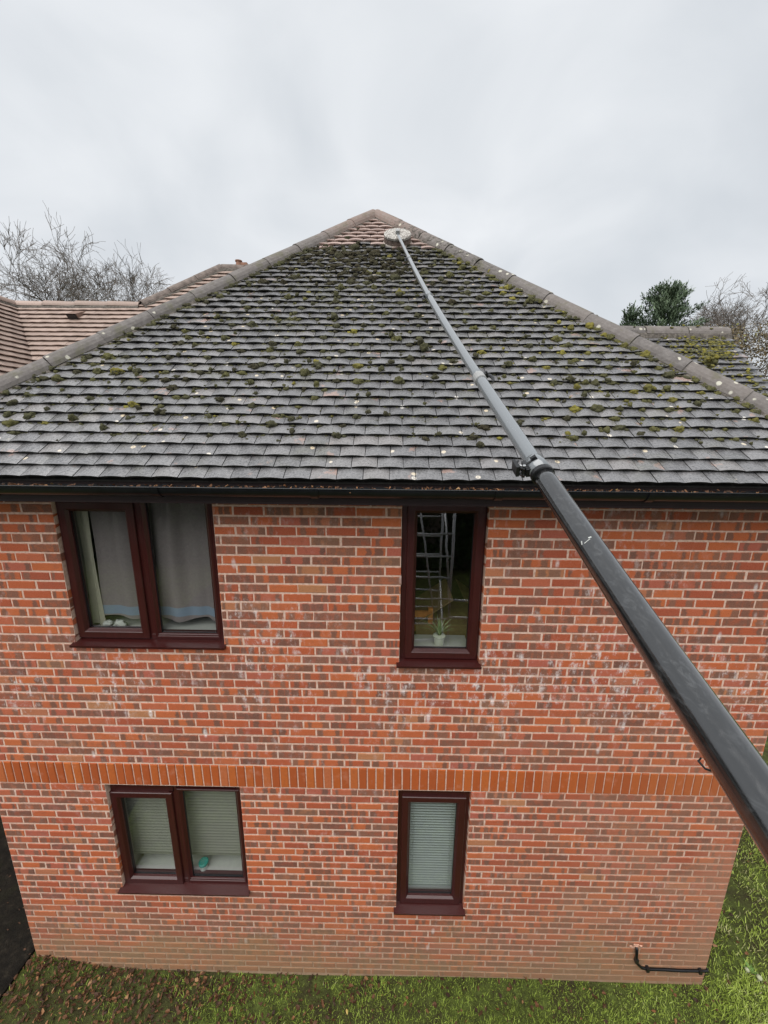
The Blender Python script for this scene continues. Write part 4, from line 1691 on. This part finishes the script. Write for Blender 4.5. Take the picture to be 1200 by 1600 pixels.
def seg(t0, t1, r_, mat, name, n=20, steps=16, r1=None):
    b = MB()
    pts = [pole_at(t0 + (t1 - t0) * k / steps) for k in range(steps + 1)]
    rr = [r_ + ((r1 if r1 else r_) - r_) * k / steps for k in range(steps + 1)]
    b.tube(pts, rr, n)
    o_ = b.build(name, mat, pole, smooth=True)
    return o_


tA, tB, tC, tD, tE = t_of(0), t_of(2), t_of(4), t_of(7), t_of(11)
seg(tA, tB + .02, 0.0165, M['pole_grey'], 'pole_section')
seg(tB, tC + .02, 0.0190, M['pole_grey'], 'pole_section')
seg(tC, tD + .02, 0.0220, M['pole_grey'], 'pole_section')
seg(tD, tE + .02, 0.0250, M['pole_grey'], 'pole_section')
seg(tE, cum[-1], 0.0295, M['pole_black'], 'pole_section', 28, 30)
for t_c, r_, mt in ((tB, 0.0215, 'pole_grey'), (tC, 0.0245, 'pole_grey'), (tD, 0.0275, 'collar')):
    b = MB()
    b.tube([pole_at(t_c - .028), pole_at(t_c - .026), pole_at(t_c + .022), pole_at(t_c + .024)], [r_ * .9, r_, r_, r_ * .9], 18)
    cl = b.build('collar', M[mt], pole)


def frame_at(t):
    p = pole_at(t)
    d = (pole_at(t + .01) - pole_at(t - .01)).normalized()   # towards the viewer
    sx = d.cross(Vector((0, 0, 1))).normalized()             # to the left of travel
    u_ = sx.cross(d).normalized()
    return p, d, sx, u_


def obox(mb, c, ax, hx, hy, hz_):
    A, B, C = ax
    v = []
    for sz in (-1, 1):
        for sy in (-1, 1):
            for sx in (-1, 1):
                v.append(tuple(c + A * hx * sx + B * hy * sy + C * hz_ * sz))
    mb.add(v, [(0, 2, 3, 1), (4, 5, 7, 6), (0, 1, 5, 4), (2, 6, 7, 3), (0, 4, 6, 2), (1, 3, 7, 5)])


def lever(t_c, side, r_, L, up_=0.3):
    p, d, sx, u_ = frame_at(t_c)
    outw = (sx * side + u_ * up_).normalized()
    tang = d.cross(outw).normalized()
    b = MB()
    pts = []
    for k in range(9):
        t = k / 8
        pts.append(p + outw * (r_ + 0.004 + 0.016 * math.sin(t * math.pi * 0.9)) + d * (-0.02 + L * t))
    b.tube(pts, [0.005, 0.007, 0.008, 0.008, 0.008, 0.008, 0.007, 0.006, 0.004], 8)
    obox(b, p + outw * (r_ + .004) - d * .018, (d, outw, tang), .012, .008, .011)
    b.tube([p + outw * (r_ + .006) - d * .018 - tang * .016, p + outw * (r_ + .006) - d * .018 + tang * .016], 0.004, 8)
    b.build('clamp_lever', M['clamp'], pole, smooth=False)


# the big clamp where grey meets black
p, d, sx, u_ = frame_at(tE)
b = MB()
b.tube([pole_at(tE - .075), pole_at(tE - .072), pole_at(tE - .005)], [0.0275, 0.0300, 0.0315], 24)
b.build('clamp_sleeve', M['pole_grey'], pole, smooth=True)
b = MB()
b.tube([pole_at(tE - .004), pole_at(tE - .003), pole_at(tE + .012), pole_at(tE + .014)], [0.0315, 0.0335, 0.0335, 0.030], 24)
b.build('clamp_ring', M['clamp'], pole)
b = MB()
rt_ = d.cross(Vector((0, 0, 1))).normalized()
view = (Vector(CAM) - p).normalized()
view = (view - d * view.dot(d)).normalized()
left = d.cross(view).normalized()
if left.x > 0:
    left = -left
pc = pole_at(tE - .04)
base = pc + (left * 0.85 + view * 0.5).normalized() * 0.0325
outl = (left * 0.85 + view * 0.5).normalized()
tng = d.cross(outl).normalized()
obox(b, base, (d, outl, tng), .026, .008, .013)
obox(b, base + outl * .009 + d * .012, (d, outl, tng), .006, .009, .014)
for sgn in (-1, 1):
    pts = [base + outl * .010 + tng * (.011 * sgn) + d * .018, base + outl * .024 + tng * (.012 * sgn) + d * .002, base + outl * .026 + tng * (.011 * sgn) - d * .022, base + outl * .016 + tng * (.010 * sgn) - d * .034]
    b.tube(pts, [.0048, .006, .006, .004], 7)
obox(b, base + outl * .029 - d * .012, (d, outl, tng), .023, .0045, .017)
b.tube([base + outl * .012 + d * .014 - tng * .02, base + outl * .012 + d * .014 + tng * .02], .0038, 8)
b.build('clamp_lever', M['clamp'], pole)
b = MB()
q_ = pc + (view * 0.97 + left * -0.15).normalized() * 0.0325
obox(b, q_ - d * .004, (d, (view).normalized(), left), .007, .006, .009)
b.tube([q_ - left * .004, q_ + left * .030], .003, 7)
b.tube([q_ + view * .004, q_ + view * .010], .0055, 8)
b.build('clamp_bolt', M['clamp'], pole)
b = MB()
b.tube([base + outl * .004 - d * .02 + tng * .004, base + outl * .012 - d * .026 + tng * .004], .0055, 10)
b.tube([base + outl * .012 + d * .014 - tng * .0225, base + outl * .012 + d * .014 - tng * .020], .0048, 10)
b.build('clamp_pin', M['steel'], pole)
lever(tD - .005, -1 if frame_at(tD)[2].x < 0 else 1, 0.031, 0.085, 0.35)
lever(tC + .01, 1 if frame_at(tC)[2].x < 0 else -1, 0.024, 0.05, -0.4)
lever(tB + .01, 1 if frame_at(tB)[2].x < 0 else -1, 0.021, 0.045, -0.5)
# spare hook on the underside of the black section
tH = t_of(18) - 0.02
p, d, sx, u_ = frame_at(tH)
view = (Vector(CAM) - p).normalized()
view = (view - d * view.dot(d)).normalized()
left = d.cross(view).normalized()
if left.x > 0:
    left = -left
b = MB()
h0 = p + left * 0.0285 - view * 0.006
b.tube([h0 + d * .002, h0 + left * .006 - d * .003, h0 + left * .008 - d * .012, h0 + left * .0085 - d * .014], [.0014, .0014, .0014, .001], 7)
b.tube([h0 + left * .008 - d * .013, h0 + left * .003 - d * .016], .001, 6)
b.build('hook', M['clamp'], pole)
# chipped paint showing white
b = MB()
pm = t_of(13) + 0.04
for (dt, an, L, wd, ang) in ((0.0, 0.35, .010, .0022, 1.2), (0.004, -0.05, .016, .0014, 0.35), (-0.004, -0.35, .007, .003, 0.2)):
    p, d, sx, u_ = frame_at(pm + dt)
    view = (Vector(CAM) - p).normalized()
    view = (view - d * view.dot(d)).normalized()
    left = d.cross(view).normalized()
    nrm = (view * math.cos(an) + left * math.sin(an)).normalized()
    tg = d.cross(nrm).normalized()
    e1 = (tg * math.cos(ang) + d * math.sin(ang)).normalized()
    e2 = nrm.cross(e1)
    obox(b, p + nrm * 0.0294, (e1, e2, nrm), L * .5, wd * .5, 0.0005)
b.build('paint_chip', M['white'], pole)
# round scrubbing brush on the tiles
DC = Vector((3.375, 2.28, 7.389)) + AX[2] * 0.03
brush = MB()
nrm = AX[2]
brush.tube([DC + nrm * .055, DC + nrm * .060, DC + nrm * .080, DC + nrm * .086], [0.120, 0.155, 0.155, 0.146], 40)
s = Sh('brush_disc', 0.7, 0.3)
pp = s.pos()
vn = s.voro(s.scale(pp, (1.6, 1, 1)), 42)
s.col(s.mix(s.smooth(s.math('ADD', vn, s.math('MULTIPLY', s.noise(pp, 60, 3), 0.3)), 0.50, 0.72), (0.50, 0.48, 0.44), (0.22, 0.20, 0.18)))
s.bump(vn, 0.15, 0.004)
M['disc'] = s.m
disc = brush.build('brush_head', M['disc'], pole)
b = MB()
b.tube([DC + nrm * .010, DC + nrm * .054], [0.160, 0.150], 40)
br_ = b.build('bristles', plain('muddy_bristles', (0.13, 0.10, 0.085), 0.9, 0.1, var=0.5, scale=60, bump=0.8), pole)
b = MB()
b.tube([DC + nrm * -.002, DC + nrm * .0095], [0.164, 0.160], 40)
b.build('bristle_tips', plain('pale_bristles', (0.50, 0.46, 0.40), 0.9, 0.1, var=0.3, scale=60), pole)
b = MB()
b.tube([DC + nrm * .086, DC + nrm * .11], [0.028, 0.022], 14)
obox(b, DC + nrm * .105, (AX[0], AX[1], nrm), .022, .03, .014)
b.build('swivel', M['collar'], pole)
kids_at(pole)


# ------------------------------------------------------------------ trees
def branch_tree(mb, base, h, levels, r0, lean=(0, 0), spread=0.6, nsub=(5, 5, 5, 4), twig=0.012, up_=0.35, sway=0.12):
    base = Vector(base)

    def grow(p, d, L, r_, lev):
        n_ = 5 if lev < 2 else (4 if lev < 3 else 3)
        pts, rr = [p.copy()], [r_]
        q = p.copy()
        dd = d.copy()
        for k in range(n_):
            dd = (dd + Vector([random.gauss(0, sway) for _ in range(3)]) + Vector((0, 0, up_ * 0.12))).normalized()
            q = q + dd * (L / n_)
            pts.append(q.copy())
            rr.append(max(twig * 0.7, r_ * (1 - 0.75 * (k + 1) / n_)))
        mb.tube(pts, rr, 6 if lev == 0 else (4 if lev < 3 else 3), random.random(), cap=False)
        if lev >= levels:
            return
        for k in range(nsub[min(lev, len(nsub) - 1)]):
            t = random.uniform(0.42 if lev else 0.35, 1.0)
            i = min(n_ - 1, int(t * n_))
            pp_ = pts[i].lerp(pts[i + 1], t * n_ - i)
            axis = Vector([random.gauss(0, 1) for _ in range(3)])
            axis = (axis - dd * axis.dot(dd)).normalized()
            nd = (dd * math.cos(spread) + axis * math.sin(spread) * random.uniform(0.7, 1.3) + Vector((0, 0, up_ * 0.35))).normalized()
            grow(pp_, nd, L * random.uniform(0.48, 0.72), max(twig, r_ * (1 - 0.65 * t) * 0.62), lev + 1)
    grow(base, Vector((lean[0], lean[1], 1)).normalized(), h, r0, 0)


s = Sh('bark', 0.9, 0.15)
s.col(s.mix(s.noise(s.pos(), 3, 5, 0.7), (0.085, 0.072, 0.063), (0.18, 0.155, 0.135)))
M['bark'] = s.m
random.seed(21)
for (bx, by, h, r0, lean, lab, trunk_h) in ((-18.6, 21.5, 5.3, 0.30, (0.02, 0), 'bare tree with tall fine branches at the left edge of the picture', 7.6),
                                            (-13.9, 22.6, 4.7, 0.22, (0.12, 0), 'smaller bare tree right of the tall one above the pink roof', 8.0)):
    t_ = thing('bare_tree', (bx, by, 0), lab, 'tree', 'bare trees behind the pink roof')
    b = MB()
    b.tube([(bx, by, -0.2), (bx + .05, by, 2), (bx - .03, by, 4.5), (bx + .02, by, trunk_h + .1)], [r0 * 1.7, r0 * 1.3, r0 * 1.15, r0 * 1.1], 9)
    b.build('trunk', M['bark'], t_, smooth=True)
    b = MB()
    for k in range(4):
        a = k * 1.57 + 0.5
        branch_tree(b, (bx + .1 * math.cos(a), by + .1 * math.sin(a), trunk_h - random.uniform(0, 1.2)), h * random.uniform(0.75, 1.0), 4, r0 * 0.8,
                    (0.55 * math.cos(a) + lean[0], 0.4 * math.sin(a)), 0.66, (6, 6, 6, 5), 0.0105, 0.12, 0.2)
    b.build('crown', M['bark'], t_)
    kids_at(t_)
t_ = thing('bare_tree', (20.6, 18.2, 0), 'bare twiggy tree on the right beyond the mossy ridge', 'tree')
b = MB()
b.tube([(20.6, 18.2, -0.2), (20.6, 18.2, 3), (20.5, 18.2, 7.7)], [.22, .18, .10], 8)
b.build('trunk', M['bark'], t_, smooth=True)
b = MB()
for k in range(6):
    a = k * 1.05
    branch_tree(b, (20.5, 18.2, 7.6 - 0.2 * k), random.uniform(2.6, 3.3), 4, 0.085, (0.65 * math.cos(a), 0.5 * math.sin(a)), 0.7, (6, 6, 5, 4), 0.009, 0.15, 0.2)
b.build('crown', M['bark'], t_)
kids_at(t_)


def leaf_cloud(mb, fn, n_, size, seed_fn, asp=0.32):
    for k in range(n_):
        p, d = fn()
        e = Vector([random.gauss(0, 1) for _ in range(3)]).normalized()
        d2 = (d + e * 0.7).normalized()
        e = d2.cross(e).normalized()
        L = size * random.uniform(0.6, 1.4)
        W = L * asp
        mb.add([tuple(p), tuple(p + d2 * L * .5 + e * W), tuple(p + d2 * L), tuple(p + d2 * L * .5 - e * W)], [(0, 1, 2, 3)], min(1, max(0, seed_fn(p))))


M['conifer'] = mat_leafy('conifer_needles', [(0.0, (0.030, 0.050, 0.028)), (0.5, (0.075, 0.11, 0.062)), (1.0, (0.16, 0.21, 0.125))])
M['shrub'] = mat_leafy('russet_shrub', [(0.0, (0.06, 0.045, 0.022)), (0.45, (0.14, 0.105, 0.055)), (0.8, (0.22, 0.17, 0.10)), (1.0, (0.26, 0.28, 0.06))])
M['hedge'] = mat_leafy('hedge_leaf', [(0.0, (0.012, 0.026, 0.008)), (0.6, (0.035, 0.065, 0.018)), (1.0, (0.075, 0.12, 0.035))])
for (bx, by, top, wid, lab) in ((16.5, 17.6, 11.9, 2.0, 'dense dark evergreen conifer rising above the mossy side ridge'), (14.75, 17.2, 10.9, 0.55, 'slim evergreen spire just left of the dense conifer')):
    t_ = thing('conifer', (bx, by, 0), lab, 'tree', 'evergreens beyond the side roof')
    b = MB()
    b.tube([(bx, by, -0.2), (bx, by, top * .9)], [0.2, 0.03], 8)
    b.build('trunk', M['bark'], t_, smooth=True)
    b = MB()
    tips = []
    for k in range(230 if wid > 1 else 70):
        z = top - (top - 6.5) * random.random() ** 1.2
        wr = wid * min(1, ((top - z) / (top - 6.5)) ** 0.33 * 1.15)
        a = random.uniform(0, 6.283)
        tips.append((z, a, wr * random.uniform(0.6, 1.15)))

    def fn():
        z, a, wr = random.choice(tips)
        t = random.random() ** 0.6
        rr = wr * t
        p = Vector((bx + rr * math.cos(a), by + rr * math.sin(a), z + 0.35 * t * t - 0.2)) + Vector([random.gauss(0, .07) for _ in range(3)])
        return p, Vector((math.cos(a) * .5, math.sin(a) * .5, 0.7))
    leaf_cloud(b, fn, 24000 if wid > 1 else 5000, 0.16, lambda p: 0.5 + random.gauss(0, .2) + 0.55 * mnoise.noise(p * 1.3), 0.14)
    b.build('crown', M['conifer'], t_)
    kids_at(t_)
t_ = thing('shrub', (13.3, 9.2, 0), 'tall russet and yellow-green shrub at the right edge beyond the gable', 'shrub')
b = MB()
for k in range(6):
    a = k
    b.tube([(13.3, 9.2, -.1), (13.3 + .4 * math.cos(a), 9.2 + .4 * math.sin(a), 3), (13.3 + 1.0 * math.cos(a), 9.2 + .8 * math.sin(a), 7.2)], [.07, .05, .015], 6)
b.build('stem', M['bark'], t_)
b = MB()
cl_ = [(Vector((13.3 + random.gauss(0, .75), 9.2 + random.gauss(0, .7), random.uniform(4.2, 8.0))), random.uniform(0.3, 0.65)) for _ in range(46)]


def fn2():
    c_, r_ = random.choice(cl_)
    d = Vector([random.gauss(0, 1) for _ in range(3)]).normalized()
    return c_ + d * r_ * random.random() ** 0.4, d


leaf_cloud(b, fn2, 14000, 0.055, lambda p: 0.45 + random.gauss(0, .16) + 0.35 * mnoise.noise(p * 1.1) - 0.25 * (p.x - 13.0))
b.build('crown', M['shrub'], t_)
kids_at(t_)

# hedge and scaffold tower behind the viewer: the windows mirror them
t_ = thing('hedge', (3, -11, 0), 'tall dark evergreen hedge behind the viewer, mirrored in the window panes', 'hedge')
b = MB()
b.box(-14, 20, -12.3, -11.2, 0, 4.3)
b.build('inner_branches', M['bark'], t_)
b = MB()


def fn3():
    x = random.uniform(-14, 20)
    z = random.uniform(0, 4.9)
    y = -10.9 + 0.5 * mnoise.noise(Vector((x * .7, z * .7, 2))) - 0.25 * random.random()
    return Vector((x, y, z)), Vector((0, 1, .3))


leaf_cloud(b, fn3, 26000, 0.22, lambda p: 0.4 + random.gauss(0, .2) + 0.6 * mnoise.noise(p * 0.8))
b.build('crown', M['hedge'], t_)
kids_at(t_)

t_ = thing('scaffold_tower', (3.75, -3.9, 0), 'aluminium scaffold tower behind the viewer, mirrored in the narrow upper window', 'scaffold tower')
for (x, y) in ((3.12, -3.45), (4.42, -3.45), (3.12, -4.75), (4.42, -4.75)):
    b = MB()
    b.tube([(x, y, 0.0), (x, y, 4.55)], 0.025, 12)
    b.build('upright', M['steel'], t_, smooth=True)
for y in (-3.45, -4.75):
    for k in range(11):
        b = MB()
        b.tube([(3.12, y, 0.35 + k * .40), (4.42, y, 0.35 + k * .40)], 0.019, 10)
        b.build('rung', M['steel'], t_, smooth=True)
for x in (3.12, 4.42):
    for (z0, z1) in ((0.4, 2.2), (2.2, 4.2)):
        b = MB()
        b.tube([(x, -3.45, z0), (x, -4.75, z1)], 0.02, 10)
        b.build('brace', M['steel'], t_, smooth=True)
for (x0, x1) in ((3.62, 4.42),):
    for y in (-3.40,):
        b = MB()
        b.tube([(4.36, y, 0.5), (3.80, y, 4.3)], 0.016, 8)
        b.build('brace', M['steel'], t_, smooth=True)
for z in (2.0, 2.35):
    b = MB()
    b.tube([(4.42, -3.42, z), (6.4, -3.42, z)], 0.024, 10)
    b.build('outrigger', M['steel'], t_, smooth=True)
kids_at(t_)
